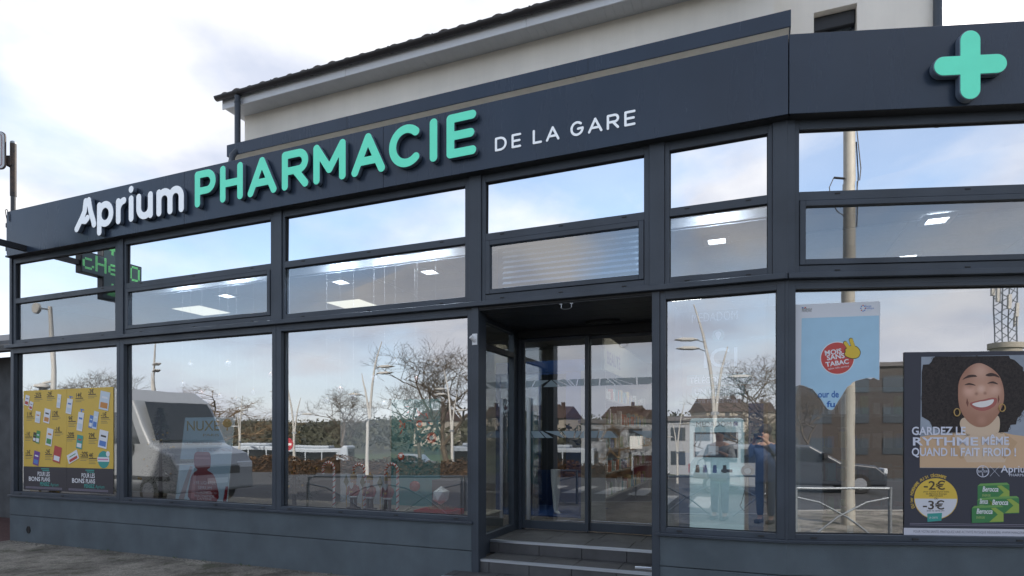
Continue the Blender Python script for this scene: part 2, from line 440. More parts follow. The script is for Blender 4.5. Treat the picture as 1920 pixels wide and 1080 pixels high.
red_tar = mat('red_tarmac', (0.075, 0.035, 0.033), 0.9, noise=0.2, scale=6, bump=0.6, bscale=160)
paint_m = mat('road_paint', (0.30, 0.30, 0.29), 0.7, noise=0.12, scale=5)

def terrain_z(n):
    # height of the land at n metres out from the shop front
    if n < 14: return -0.12
    if n < 40:
        t = (n - 14) / 26; t = t * t * (3 - 2 * t); return -0.12 - 2.1 * t
    if n < 95: return -2.22
    t = min(1, (n - 95) / 260); return -2.22 + 13 * t * t * (3 - 2 * t)
g = G(FA)
us = [-520, -300, -180, -110, -70, -45, -30, -20, -12, -5, 2, 9, 16, 25, 40, 70, 120, 200, 320, 520]
ns = [-260, -120, -60, -30, -12, 0, 6, 10, 14, 18, 22, 26, 30, 35, 40, 50, 70, 95, 120, 150, 190, 230, 280, 360, 520]
idx = {}
rnd = random.Random(3)
for i, u in enumerate(us):
    for j, n in enumerate(ns):
        bumpz = (rnd.uniform(-1, 1) * 2.4 if n > 140 else 0)
        idx[i, j] = g.pts([(u, -n, terrain_z(n) + bumpz)])[0]
fm = []
for i in range(len(us) - 1):
    for j in range(len(ns) - 1):
        g.f.append([idx[i, j], idx[i, j + 1], idx[i + 1, j + 1], idx[i + 1, j]])
        nm = (ns[j] + ns[j + 1]) / 2
        fm.append(2 if nm > 95 else (1 if 20 < nm < 30 or 55 < nm < 96 else 0))
gr = g.build('ground', road_m); struct(gr)
gr.data.materials.append(grass_m); gr.data.materials.append(hill_m)
for p, k in zip(gr.data.polygons, fm): p.material_index = k; p.use_smooth = True

# pavement in front of the shop: its outer kerb runs close behind the camera
pav = [(-0.06, 0.35), (-0.06, -0.2), (-0.1, -3.0), (2.3, -3.9), (5.3, -5.0), (9.1, -6.75), (11.5, -7.6), (19, -6.2), (30, -3.0), (30, 6.5), (14, 2.5), (11, 1.5), (11, 0.35)]
g = G(FA); g.prism(pav, -0.11, 0.0, 'uv')
struct(g.build('pavement', asphalt))
g = G(FA)
g.prism([(-40, 6.0), (-40, -3.0), (-0.1, -3.0), (-0.06, -0.2), (-0.06, 6.0)], -0.115, -0.004, 'uv')
struct(g.build('side_path', red_tar))
kr = struct(bpy.data.objects.new('kerb', None)); COL.objects.link(kr)
kp = pav[2:9]
kk = G(FA); kmesh = None
for (a, b) in zip(kp, kp[1:]):
    L_ = math.hypot(b[0] - a[0], b[1] - a[1]); cnt = max(1, int(L_ / 1.0))
    for k in range(cnt):
        p = [a[0] + (b[0] - a[0]) * (k + 0.5) / cnt, a[1] + (b[1] - a[1]) * (k + 0.5) / cnt]
        if kmesh is None:
            gg = G(); gg.box(-0.49, 0.49, -0.14, 0.0, -0.12, 0.012); kmesh = bpy.data.meshes.new('kerb_stone'); kmesh.from_pydata([tuple(q) for q in gg.v], [], gg.f); kmesh.materials.append(kerb_m)
        o = bpy.data.objects.new('kerb_stone', kmesh); COL.objects.link(o); o.parent = kr
        w = FA(p[0], p[1], 0); o.location = w
        d = (FA(b[0], b[1], 0) - FA(a[0], a[1], 0)); o.rotation_euler = (0, 0, math.atan2(d.y, d.x)); o.scale = (L_ / cnt, 1, 1)
# zebra crossing on the road beyond the kerb
zc = struct(bpy.data.objects.new('zebra_crossing', None)); COL.objects.link(zc)
for k in range(7):
    g = G(FA); u0 = 3.2 + k * 1.0
    g.box(u0, u0 + 0.5, -11.8, -9.2, -0.125, -0.114)
    adopt(g.build('painted_stripe', paint_m), zc)
# cast-iron cover and a drain in the pavement
cover_m = mat('cast_iron', (0.022, 0.021, 0.020), 0.6, metal=0.5, bump=0.5, bscale=90, noise=0.3, scale=30)
cv = thing('manhole_cover', 'small dark iron cover set in the pavement near the corner', 'manhole cover', FA(0.5, -0.75, 0))
c0 = G(FA); c0.box(0.14, 0.72, -0.96, -0.56, 0.0, 0.006); adopt(c0.build('frame', cover_m), cv)
for k in range(5):
    c1 = G(FA); c1.box(0.17, 0.69, -0.93 + k * 0.07, -0.885 + k * 0.07, 0.006, 0.011); adopt(c1.build('rib', cover_m), cv)
# grit and little weeds along the foot of the wall
g = G(FA); rnd = random.Random(5)
for k in range(700):
    u = rnd.uniform(0, 7.8); v = -abs(rnd.gauss(0, 0.06)) - 0.012; s = rnd.uniform(0.004, 0.012)
    i = g.pts([(u - s, v - s, 0), (u + s, v - s, 0.0), (u, v + s, 0), (u, v, s * 1.2)])
    g.f += [[i[0], i[1], i[3]], [i[1], i[2], i[3]], [i[2], i[0], i[3]]]
struct(g.build('gravel_grit', mat('grit', (0.17, 0.16, 0.14), 0.95, noise=0.4, scale=50)), 'stuff')
g = G(FA)
for k in range(9):
    uc = rnd.uniform(0.4, 7.6)
    for j in range(rnd.randint(4, 9)):
        a = rnd.uniform(0, 6.28); h = rnd.uniform(0.015, 0.045); w = 0.004
        x, y = uc + rnd.uniform(-.03, .03), -0.03 + rnd.uniform(-.02, .015)
        g.face([(x - w, y, 0), (x + w, y, 0), (x + math.cos(a) * h * .6, y + math.sin(a) * h * .4, h)])
struct(g.build('weeds', mat('weed_leaf', (0.05, 0.09, 0.025), 0.8, noise=0.3)), 'stuff')
# ================================================================== THE PHARMACY BUILDING
BLD = thing('pharmacy_building', 'dark slate pharmacy shopfront with wide windows under a cream rendered upper storey', 'building', FA(0, 0, 0))
def part(g, name, m, parent=BLD, **k): return g.build(name, m, parent, **k)
ZF = 0.4465           # floor inside
# ---- plinth
def plinth(fr, u0, u1, endl=False):
    base = G(fr); base.box(u0, u1, 0.03, 0.30, -0.1, 0.688)
    p = part(base, 'plinth', plinth_m)
    g = G(fr); g.box(u0 - (0.05 if endl else 0), u1, 0.0, 0.03, -0.1, 0.396); part(g, 'render_band', plinth_m, p, bevel=0.004)
    g = G(fr); g.box(u0 - (0.05 if endl else 0), u1, -0.002, 0.03, 0.404, 0.688); part(g, 'render_band', plinth_m, p, bevel=0.004)
    return p
pl = plinth(FA, 0.0, 7.93, True)
plinth(FA, 9.86, 10.985)
plinth(FB, 0.0, 4.0)
# weep pipe near the left corner of the plinth
g = G(FA); pth = [(0.42 + 0.042 * math.cos(t), -0.003, 0.19 + 0.052 * math.sin(t)) for t in [k * math.pi / 8 for k in range(17)]]
g.tube(pth, 0.006, 6); part(g, 'weep_pipe', gasket, pl)
g = G(FA); g.prism([(0.42 + 0.038 * math.cos(k * math.pi / 8), 0.19 + 0.048 * math.sin(k * math.pi / 8)) for k in range(16)], -0.004, 0.0); part(g, 'weep_opening', black, pl)

# ---- window builder
def rail(g, u0, u1, z0, z1, v0=0.0, v1=0.09): g.box(u0, u1, v0, v1, z0, z1)
def drain(fr, us_, z, parent, v=-0.004):
    for u in us_:
        g = G(fr); g.box(u - 0.022, u + 0.022, v, 0.0, z - 0.005, z + 0.005); part(g, 'drain_cover', gasket, parent)
PANE_RND = random.Random(17)
def pane(fr, u0, u1, z0, z1, v, m, parent):
    g = G(fr); t_ = [PANE_RND.uniform(0, 0.007) for _ in range(4)]       # every pane sits a little out of true
    q = [(u0 - 0.015, z0 - 0.015, t_[0]), (u1 + 0.015, z0 - 0.015, t_[1]), (u1 + 0.015, z1 + 0.015, t_[2]), (u0 - 0.015, z1 + 0.015, t_[0] + t_[2] - t_[1] if 0 <= t_[0] + t_[2] - t_[1] <= .012 else t_[3])]
    i_ = g.pts([(a_, v + d_, z_) for a_, z_, d_ in q] + [(a_, v + d_ + 0.012, z_) for a_, z_, d_ in q])
    for f_ in ((0, 1, 2, 3), (7, 6, 5, 4), (1, 0, 4, 5), (2, 1, 5, 6), (3, 2, 6, 7), (0, 3, 7, 4)): g.f.append([i_[k_] for k_ in f_])
    p = part(g, 'pane', m, parent)
    # black glazing bead round the glass
    b = G(fr); w = 0.007; vv = v - 0.004
    b.box(u0, u1, vv, v - 0.0005, z0, z0 + w); b.box(u0, u1, vv, v - 0.0005, z1 - w, z1)
    b.box(u0, u0 + w, vv, v - 0.0005, z0 + w, z1 - w); b.box(u1 - w, u1, vv, v - 0.0005, z0 + w, z1 - w)
    part(b, 'glazing_bead', gasket, parent)
    return p
ZT0, ZT1 = 3.675, 3.752      # transom
def transom_window(fr, U0, U1, g0, g1, sash, label=None):
    """upper window: fixed top light over a lower light, with or without an opening sash"""
    f = G(fr)
    rail(f, U0, g0, 3.04, 4.42); rail(f, g1, U1, 3.04, 4.42)
    rail(f, g0, g1, 3.04, 3.108); rail(f, g0, g1, ZT0, ZT1); rail(f, g0, g1, 4.295, 4.42)
    w = part(f, 'window', slate, bevel=0.002)
    pane(fr, g0, g1, ZT1, 4.295, 0.032, g_top, w)
    # dark spandrel behind the top light
    s = G(fr); s.box(g0 - 0.02, g1 + 0.02, 0.12, 0.14, ZT1 - 0.03, 4.35); part(s, 'spandrel', slate_dark, w)
    if sash:
        a, b, c, d = g0 + 0.004, g1 - 0.004, 3.112, ZT0 - 0.004; q = 0.048
        s = G(fr); s.box(a, a + q, -0.012, 0.05, c, d); s.box(b - q, b, -0.012, 0.05, c, d)
        s.box(a + q, b - q, -0.012, 0.05, c, c + q); s.box(a + q, b - q, -0.012, 0.05, d - q, d)
        sh = part(s, 'sash', slate, w, bevel=0.003)
        k = G(fr); k.box(g0, g1, 0.02, 0.03, 3.108, 3.112 + 0.01); part(k, 'sash_seal', gasket, w)
        g = G(fr); g.box(a + q - .01, b - q + .01, 0.022, 0.034, c + q - .01, d - q + .01); part(g, 'pane', g_mid, w)
    else:
        pane(fr, g0, g1, 3.108, ZT0, 0.032, g_mid, w)
    n = 3 if g1 - g0 > 1.2 else 2
    uu = [g0 + (g1 - g0) * (k + 0.5 * 0.6) / (n - 1 + 0.6) for k in range(n)]
    drain(fr, uu, ZT0 + 0.052, w); drain(fr, uu, 3.062, w)
    return w
def shop_window(fr, U0, U1, g0, g1, m=None, n=3):
    f = G(fr); v1 = 0.12
    rail(f, U0, g0, 0.716, 2.984, 0, v1); rail(f, g1, U1, 0.716, 2.984, 0, v1)
    rail(f, g0, g1, 0.716, 0.764, 0, v1); rail(f, g0, g1, 2.905, 2.984, 0, v1)
    w = part(f, 'shop_window', slate, bevel=0.002)
    # shallow profile lines of the frame head
    for zz_ in (2.935, 2.958):
        k = G(fr); k.box(g0 - 0.03, g1 + 0.03, -0.003, 0.0, zz_, zz_ + 0.006); part(k, 'frame_line', slate, w)
    pane(fr, g0, g1, 0.764, 2.905, 0.062, m or g_shop, w)
    uu = [g0 + (g1 - g0) * (k + 0.18) / (n - 1 + 0.36) for k in range(n)]
    for u in uu:
        k = G(fr); k.box(u - 0.025, u + 0.025, -0.008, 0.0, 0.730, 0.744); part(k, 'drain_cover', slate_dark, w)
    return w
# ---- posts between the windows (upper row) and jambs
def post(fr, u0, u1, z0, z1, v0=-0.018, v1=0.12):
    g = G(fr); g.box(u0, u1, v0, v1, z0, z1); return part(g, 'post', slate, bevel=0.003)
for a, b in ((-0.03, 0.03), (2.435, 2.545), (5.245, 5.365), (7.905, 8.045), (9.795, 9.935), (10.865, 10.985)):
    post(FA, a, b, 3.037, 4.43)
post(FB, 0.0, 0.075, 3.037, 4.43, -0.0155)
post(FB, 2.93, 3.05, 3.037, 4.43)
w1 = transom_window(FA, 0.031, 2.434, 0.095, 2.362, False)
w2 = transom_window(FA, 2.546, 5.244, 2.585, 5.18, True)
w3 = transom_window(FA, 5.366, 7.904, 5.40, 7.85, False)
w4 = transom_window(FA, 8.046, 9.794, 8.09, 9.745, True)
w5 = transom_window(FA, 9.936, 10.864, 9.98, 10.825, False)
w6 = transom_window(FB, 0.076, 2.929, 0.115, 2.88, True)
transom_window(FB, 3.051, 4.0, 3.10, 3.95, False)
s1 = shop_window(FA, -0.03, 2.452, 0.045, 2.39)
s2 = shop_window(FA, 2.456, 5.262, 2.535, 5.20, n=4)
s3 = shop_window(FA, 5.266, 7.93, 5.342, 7.878, n=4)
s5 = shop_window(FA, 9.893, 10.965, 9.945, 10.898, g_narrow, n=2)
s6 = shop_window(FB, 0.012, 2.96, 0.085, 2.90, n=4)
shop_window(FB, 2.97, 4.0, 3.04, 3.95, n=2)
# corner cover strip
g = G(FA); g.prism([(10.966, 0.0), (10.988, -0.004), (11.0, 0.12), (10.966, 0.12)], 0.716, 2.984, 'uv'); part(g, 'post', slate)
# sills
def sill(fr, u0, u1):
    g = G(fr); g.box(u0, u1, -0.038, 0.10, 0.700, 0.7155); g.box(u0, u1, -0.038, -0.026, 0.689, 0.700)
    return part(g, 'sill', slate, bevel=0.003)
sill(FA, -0.05, 7.945); sill(FA, 9.855, 10.992); sill(FB, 0.006, 4.0)
# the ledge between lower and upper windows
def ledge(fr, u0, u1):
    g = G(fr); g.box(u0, u1, -0.062, 0.06, 2.986, 3.036); return part(g, 'ledge', slate, bevel=0.004)
ledge(FA, -0.09, 10.972); ledge(FB, 0.006, 4.0)
g = G(FA); g.prism([(10.972, 0.05), (10.972, -0.062), (10.981, -0.062), (11.0, 0.05)], 2.986, 3.036, 'uv'); part(g, 'ledge', slate)

# ---- fascia with its panels
FV = -0.12
def fascia(fr, u0, u1):
    g = G(fr); g.box(u0, u1, FV, FV + 0.012, 4.375, 5.055); return part(g, 'fascia_panel', slate_panel, bevel=0.002)
for a, b in ((0.10, 3.850), (3.854, 6.898), (6.902, 10.984)): fascia(FA, a, b)
for a, b in ((-0.010, 4.0),): fascia(FB, a, b)
g = G(FA); g.prism([(0.104, FV + 0.013), (10.985, FV + 0.013), (11.03, 0.05), (0.104, 0.05)], 4.40, 5.03, 'uv'); part(g, 'fascia_box', slate_dark)
g = G(FB); g.box(0.03, 4.0, FV + 0.013, 0.05, 4.40, 5.03); part(g, 'fascia_box', slate_dark)
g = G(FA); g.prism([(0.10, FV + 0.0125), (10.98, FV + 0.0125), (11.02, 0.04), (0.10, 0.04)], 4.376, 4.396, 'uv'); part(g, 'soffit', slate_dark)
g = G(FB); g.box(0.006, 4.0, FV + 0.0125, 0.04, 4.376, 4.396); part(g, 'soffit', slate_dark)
for k in range(9):
    u = 0.6 + k * 1.25
    g = G(FA); g.box(u, u + 0.35, FV + 0.03, 0.02, 4.371, 4.3755); part(g, 'soffit_clip', slate_dark)
g = G(FA); g.box(0.02, 0.098, -0.10, 0.3, 4.375, 4.40); part(g, 'soffit', slate)
g = G(FA); g.box(0.095, 0.0995, FV + 0.004, 0.30, 4.39, 5.045); part(g, 'fascia_end', slate_panel)
mat('roof_felt', (0.42, 0.41, 0.39), 0.9, noise=0.2)
# coping on top of the fascia and the flat roof behind it
g = G(FA); g.prism([(0.104, FV + 0.0135), (10.985, FV + 0.0135), (11.03, 0.2), (0.104, 0.2)], 5.031, 5.048, 'uv'); part(g, 'coping', MATS['roof_felt'])
g = G(FB); g.box(0.04, 4.0, FV + 0.0135, 0.2, 5.031, 5.048); part(g, 'coping', MATS['roof_felt'])
g = G(FA); g.prism([(0.12, 0.06), (11.0, 0.06), (14.6, 1.2), (14.6, 6.5), (0.12, 6.5)], 4.86, 4.94, 'uv'); part(g, 'flat_roof', mat('roof_felt', (0.42, 0.41, 0.39), 0.9, noise=0.2))

# ---- entrance recess
DV = 1.35
step_front = [(-0.28, 0.18), (0.03, 0.313), (0.456, ZF)]
def stair(v0, v1, ztop, zbot, u0, u1, tiles_u, nm_v):
    core = G(FA); core.box(u0, u1, v0 + 0.014, v1 + 0.4, zbot - 0.02, ztop - 0.014)
    s = part(core, 'step', grout)
    n = tiles_u; w = (u1 - u0) / n
    sh = 0.23
    for k in range(-1, n + 1):                       # riser tiles
        a, b = max(u0, u0 + (k + sh) * w + 0.003), min(u1, u0 + (k + 1 + sh) * w - 0.003)
        if b - a < 0.05: continue
        g = G(FA); g.box(a, b, v0, v0 + 0.0135, zbot, ztop - 0.022); part(g, 'tile', step_m, s, bevel=0.0015)
    nv = max(1, round((v1 - v0) / 0.45)); d = (v1 - v0 - 0.05) / nv
    for k in range(-1, n + 1):
        for j in range(nv):
            a, b = max(u0, u0 + (k + sh + 0.12 * j) * w + 0.003), min(u1, u0 + (k + 1 + sh + 0.12 * j) * w - 0.003)
            if b - a < 0.05: continue
            g = G(FA); g.box(a, b, v0 + 0.052 + j * d, v0 + 0.049 + (j + 1) * d, ztop - 0.0135, ztop); part(g, 'tile', step_m, s, bevel=0.0015)
    g = G(FA)
    for q in range(3): g.box(u0 + 0.004, u1 - 0.004, v0 - 0.004 + q * 0.018, v0 + 0.009 + q * 0.018, ztop - 0.006, ztop + 0.004)
    g.box(u0 + 0.004, u1 - 0.004, v0 - 0.003, v0 + 0.05, ztop - 0.02, ztop - 0.006)
    part(g, 'nosing', nosing_m, s)
    return s
stair(0.456, DV + 0.06, ZF, 0.3135, 7.935, 9.86, 4, None)
stair(0.03, 0.456, 0.313, 0.18, 8.012, 9.818, 4, None)
stair(-0.30, 0.03, 0.18, 0.0, 7.72, 9.86, 5, None)
# door stop fixed on the lower tread near the right jamb
ds = thing('door_stop', 'small polished metal catch lying on the lower entrance step', 'door stop', FA(9.72, 0.22, 0.313))
g = G(FA); g.box(9.62, 9.80, 0.19, 0.235, 0.3135, 0.322); part(g, 'plate', steel, ds, bevel=0.002)
g = G(FA); g.tube([(9.62, 0.21, 0.328), (9.78, 0.21, 0.332)], 0.008, 8); part(g, 'bolt', steel, ds)
# jambs
g = G(FA); g.box(7.9325, 8.012, -0.012, 0.19, -0.05, 2.985); part(g, 'door_jamb', slate, bevel=0.003)
g = G(FA); g.box(9.818, 9.8905, -0.012, 0.19, -0.05, 2.985); part(g, 'door_jamb', slate, bevel=0.003)
# left side wall of the recess: post, glazed sidelight, end post
g = G(FA); g.box(7.86, 7.933, 0.192, DV + 0.1, ZF - 0.15, ZF + 0.075); g.box(7.86, 7.933, 0.192, DV + 0.1, 2.90, 2.985)
g.box(7.86, 7.933, 0.192, 0.27, ZF + 0.075, 2.90); g.box(7.86, 7.934, 1.20, DV + 0.1, ZF + 0.075, 2.90)
sd = part(g, 'sidelight', slate, bevel=0.002)
g = G(FA); g.box(7.89, 7.902, 0.25, 1.22, ZF + 0.06, 2.92); part(g, 'pane', g_door, sd)
g = G(FA); g.box(7.862, 7.936, 0.27, 1.20, 2.60, 2.66); part(g, 'glazing_bar', slate_dark, sd)
# right side wall
g = G(FA); g.box(9.862, 9.94, 0.192, DV + 0.1, ZF - 0.15, 2.985); part(g, 'recess_wall', slate)
# ceiling of the recess: dark boards
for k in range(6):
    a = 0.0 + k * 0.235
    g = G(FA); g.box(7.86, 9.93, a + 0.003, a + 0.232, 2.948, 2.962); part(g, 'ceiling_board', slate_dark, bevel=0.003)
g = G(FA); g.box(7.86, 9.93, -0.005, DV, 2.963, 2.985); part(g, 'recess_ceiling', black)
# ---- sliding doors
fros = mat('frosted_film', (0.50, 0.64, 0.74), 0.6, alpha=0.55)
DT = 2.845
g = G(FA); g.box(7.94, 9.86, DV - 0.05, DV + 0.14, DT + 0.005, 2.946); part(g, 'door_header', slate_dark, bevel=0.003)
g = G(FA); g.box(7.94, 7.985, DV - 0.02, DV + 0.10, ZF, DT); part(g, 'door_frame', slate)
def sliding_door(u0, u1, v, handle):
    st = 0.035 if handle else 0.045
    f = G(FA); f.box(u0, u0 + st, v, v + 0.04, ZF + 0.012, DT); f.box(u1 - 0.045, u1, v, v + 0.04, ZF + 0.012, DT)
    f.box(u0 + st, u1 - 0.045, v, v + 0.04, ZF + 0.012, ZF + 0.115); f.box(u0 + st, u1 - 0.045, v, v + 0.04, DT - 0.035, DT)
    d = part(f, 'sliding_door', slate, bevel=0.002)
    g = G(FA); g.box(u0 + st - 0.01, u1 - 0.035, v + 0.014, v + 0.026, ZF + 0.10, DT - 0.02); part(g, 'pane', g_door, d)
    rn = random.Random(int(u0 * 100))
    for zb in (2.235, 1.60):                 # frosted bands with a crackle of clear lines
        b = G(FA); a = u0 + st + 0.002; e = u1 - 0.047
        cells = 9
        cuts_t = sorted([0] + [rn.uniform(0.04, 0.96) for _ in range(cells)] + [1]); cuts_b = sorted([0] + [rn.uniform(0.04, 0.96) for _ in range(cells)] + [1])
        for k in range(cells + 1):
            w_ = 0.008
            q = [(a + (e - a) * cuts_b[k] + w_, zb), (a + (e - a) * cuts_b[k + 1] - w_, zb), (a + (e - a) * cuts_t[k + 1] - w_, zb + 0.085), (a + (e - a) * cuts_t[k] + w_, zb + 0.085)]
            if q[1][0] > q[0][0] and q[2][0] > q[3][0]: b.face([(x, v + 0.012, z_) for x, z_ in q])
        part(b, 'frosted_band', fros, d)
    if handle:
        h = G(FA); h.box(u0 + 0.075, u0 + 0.125, v - 0.05, v - 0.022, ZF + 0.13, 2.10); h.box(u0 + 0.09, u0 + 0.11, v - 0.024, v + 0.013, 0.8, 0.83); h.box(u0 + 0.09, u0 + 0.11, v - 0.024, v + 0.013, 1.9, 1.93)
        part(h, 'handle', steel, d, bevel=0.004)
    return d
sliding_door(7.985, 8.845, DV, True)
sliding_door(8.805, 9.86, DV + 0.06, False)
# pull ring under the ledge, contact sensor on the left jamb, oval sensor bar over the door
pr = thing('pull_ring', 'thin bright metal ring hanging from the lintel over the entrance', 'ring', FA(8.98, 0.02, 2.95))
g = G(FA); g.tube([(8.915, 0.02, 2.95), (8.917, 0.02, 2.925)] + [(8.97 + 0.055 * math.cos(R(a)), 0.02, 2.915 + 0.022 * math.sin(R(a))) for a in range(190, 360, 17)] + [(9.023, 0.02, 2.925), (9.025, 0.02, 2.95)], 0.0035, 6); part(g, 'loop', steel, pr, smooth=True)
g = G(FA); g.box(8.90, 8.93, 0.01, 0.03, 2.944, 2.9475); g.box(9.01, 9.04, 0.01, 0.03, 2.944, 2.9475); part(g, 'mount', steel, pr)
cs = thing('door_sensor', 'small white sensor plate with a stub on the left door jamb', 'sensor', FA(7.965, -0.012, 2.63))
g = G(FA); g.box(7.942, 8.002, -0.021, -0.0125, 2.585, 2.705); part(g, 'plate', white_p, cs, bevel=0.003)
g = G(FA); g.tube([(7.972, -0.02, 2.632), (7.945, -0.062, 2.668)], 0.021, 12); part(g, 'stub', white_p, cs, bevel=0.003)
sb = thing('motion_sensor', 'black oval motion sensor on the ceiling before the sliding doors', 'sensor', FA(9.1, 1.0, 2.94))
g = G(FA); g.prism([(9.1 + 0.20 * math.cos(k * math.pi / 10), 1.02 + 0.07 * math.sin(k * math.pi / 10)) for k in range(20)], 2.918, 2.9475, 'uv'); part(g, 'housing', black, sb, bevel=0.005)
g = G(FA); g.box(8.96, 9.24, 1.0, 1.04, 2.914, 2.9179); part(g, 'lens', gasket, sb)

# ---- upper storey
WV = 0.95
U0, U1 = 3.78, 10.90
g = G(FA); g.box(U0, U1, WV, WV + 0.3, 4.9, 6.35); part(g, 'upper_wall', cream)
g = G(FA); g.box(U0, U0 + 0.3, WV + 0.3, 7.0, 4.9, 6.35); part(g, 'upper_wall', cream)
# set-back right bay with its window
BV = 1.60; bu0, bu1 = 10.60, 12.43; a0, a1, wz0, wz1 = 11.32, 11.735, 5.16, 6.27
g = G(FA); g.box(bu0, a0, BV, BV + 0.30, 4.9, 7.6); g.box(a1, bu1, BV, BV + 0.30, 4.9, 7.6); g.box(a0, a1, BV, BV + 0.30, 4.9, wz0); g.box(a0, a1, BV, BV + 0.30, wz1, 7.6)
part(g, 'upper_wall', cream)
g = G(FA); g.box(U1 - 0.3, U1, WV + 0.3, BV, 4.9, 6.9); part(g, 'upper_wall', cream)
g = G(FA); g.box(bu1 - 0.3, bu1, BV + 0.3, 7.0, 4.9, 7.6); part(g, 'upper_wall', cream)
f = G(FA); f.box(a0, a0 + 0.035, BV + 0.16, BV + 0.22, wz0, wz1); f.box(a1 - 0.035, a1, BV + 0.16, BV + 0.22, wz0, wz1); f.box(a0 + 0.035, a1 - 0.035, BV + 0.16, BV + 0.22, wz1 - 0.04, wz1)
f.box((a0 + a1) / 2 - 0.035, (a0 + a1) / 2 + 0.035, BV + 0.155, BV + 0.215, wz0, wz1 - 0.04)
uw = part(f, 'upper_window', slate, bevel=0.003)
for x0, x1 in ((a0 + 0.035, (a0 + a1) / 2 - 0.035), ((a0 + a1) / 2 + 0.035, a1 - 0.035)):
    q = G(FA); q.box(x0, x1, BV + 0.18, BV + 0.19, wz0, wz1 - 0.04); part(q, 'pane', g_door, uw)
q = G(FA); q.box(a0 + 0.004, a1 - 0.004, BV + 0.085, BV + 0.158, wz1 - 0.16, wz1 - 0.002); part(q, 'shutter_box', slate_dark, uw, bevel=0.01)
q = G(FA); q.box(a0 - 0.5, a1 + 0.6, BV + 0.6, BV + 0.62, 4.95, 6.8); part(q, 'curtain', mat('room_dark', (0.10, 0.13, 0.18), 0.9), uw)  # dark sheet standing in for the unlit room behind the panes
# projecting slate band above the shop
g = G(FA); g.box(3.86, 11.04, 0.55, 0.566, 5.535, 5.695); cb = part(g, 'cornice_band', slate_panel, bevel=0.002)
g = G(FA); g.box(3.86, 3.874, 0.5665, 0.949, 5.535, 5.695); g.box(11.026, 11.04, 0.5665, 1.55, 5.535, 5.695); part(g, 'band_end', slate_panel, cb)
for a, b in ((3.875, 6.398), (6.402, 8.9), (8.904, 11.025)):
    g = G(FA); g.box(a, b, 0.5665, 0.949, 5.534, 5.55); part(g, 'band_underside', mat('band_soffit', (0.74, 0.70, 0.61), 0.85, noise=0.06), cb)
g = G(FA); g.box(3.875, 11.025, 0.567, 0.949, 5.67, 5.69); part(g, 'band_top', slate, cb)
for u in (5.9, 9.05):
    g = G(FA); g.box(u, u + 0.003, 0.5485, 0.55, 5.536, 5.694); part(g, 'panel_joint', gasket, cb)
# eaves
EO = 0.68
nb = 0
k = U0 - 0.10
while k < 10.87:                                  # soffit boards
    e = min(k + 0.1, 10.88)
    g = G(FA); g.box(k + 0.001, e - 0.0015, EO - 0.012, WV - 0.001 if k > U0 else WV + 0.3, 6.31, 6.318)
    part(g, 'soffit_board', soffit_m); k += 0.1
g = G(FA); g.box(U0 - 0.10, 10.88, EO - 0.012, WV + 0.2, 6.319, 6.36); part(g, 'eaves_backing', white_board)
for a, b in ((U0 - 0.115, 5.8), (5.803, 8.3), (8.303, 10.88)):
    g = G(FA); g.box(a, b, EO - 0.028, EO - 0.0125, 6.285, 6.43); part(g, 'fascia_board', white_board, bevel=0.002)
g = G(FA); g.box(U0 - 0.115, U0 - 0.10, EO - 0.012, 7.0, 6.312, 6.43); part(g, 'fascia_board', white_board)
# half-round gutter
prof = [(EO - 0.085 + 0.050 * math.cos(R(a)), 6.432 + 0.050 * math.sin(R(a))) for a in range(180, 361, 15)]
gi = [(EO - 0.085 + 0.045 * math.cos(R(a)), 6.432 + 0.045 * math.sin(R(a))) for a in range(360, 179, -15)]
g = G(FA); g.prism(prof + gi, U0 - 0.16, 10.88, 'vz'); gt = part(g, 'gutter', gutter_m)
g = G(FA); g.prism(prof, U0 - 0.163, U0 - 0.159, 'vz'); part(g, 'gutter_end', gutter_m, gt)
k = U0 + 0.25
while k < 10.8:
    g = G(FA); pr_ = [(EO - 0.085 + 0.054 * math.cos(R(a)), 6.432 + 0.054 * math.sin(R(a))) for a in range(175, 366, 15)]
    g.prism(pr_ + [(p[0] * 1 + (EO - 0.09 - p[0]) * 0.07, p[1]) for p in reversed(pr_)], k, k + 0.022, 'vz'); part(g, 'gutter_bracket', gutter_m, gt); k += 0.62
# roof: a sloping deck with courses of profiled tiles
slope = math.tan(R(24))
rf = G(FA); rf.prism([(EO - 0.05, 6.45), (4.4, 6.45 + (4.4 - EO + 0.05) * slope), (7.5, 6.46), (7.5, 6.40), (EO, 6.40)], U0 - 0.12, 10.88, 'vz'); RF = part(rf, 'roof', gutter_m)
tm = G(); cs_ = 5
for a in range(cs_):
    t0, t1 = a / cs_, (a + 1) / cs_
    h0, h1 = 0.030 * math.sin(math.pi * t0), 0.030 * math.sin(math.pi * t1)
    tm.face([(t0 * 0.17, 0, h0), (t1 * 0.17, 0, h1), (t1 * 0.17, 0.36, h1 + 0.36 * slope - 0.012), (t0 * 0.17, 0.36, h0 + 0.36 * slope - 0.012)])
    tm.face([(t0 * 0.17, 0, h0 - 0.016), (t1 * 0.17, 0, h1 - 0.016), (t1 * 0.17, 0, h1), (t0 * 0.17, 0, h0)])
tm.box(0.17, 0.235, 0.0, 0.36, 0.0, 0.004)
tmesh = bpy.data.meshes.new('roof_tile'); tmesh.from_pydata([tuple(p) for p in tm.v], [], tm.f); tmesh.materials.append(tile_m)
rn = random.Random(2)
for j in range(4):
    k = U0 - 0.14
    while k < 10.6:
        o = bpy.data.objects.new('roof_tile', tmesh); COL.objects.link(o); adopt(o, RF)
        o.location = FA(k, EO - 0.06 + j * 0.33 + rn.uniform(-.008, .008), 6.468 + j * 0.33 * slope + rn.uniform(0, .012)); o.rotation_euler = (0, 0, ANG_A + rn.uniform(-.02, .02)); k += 0.235
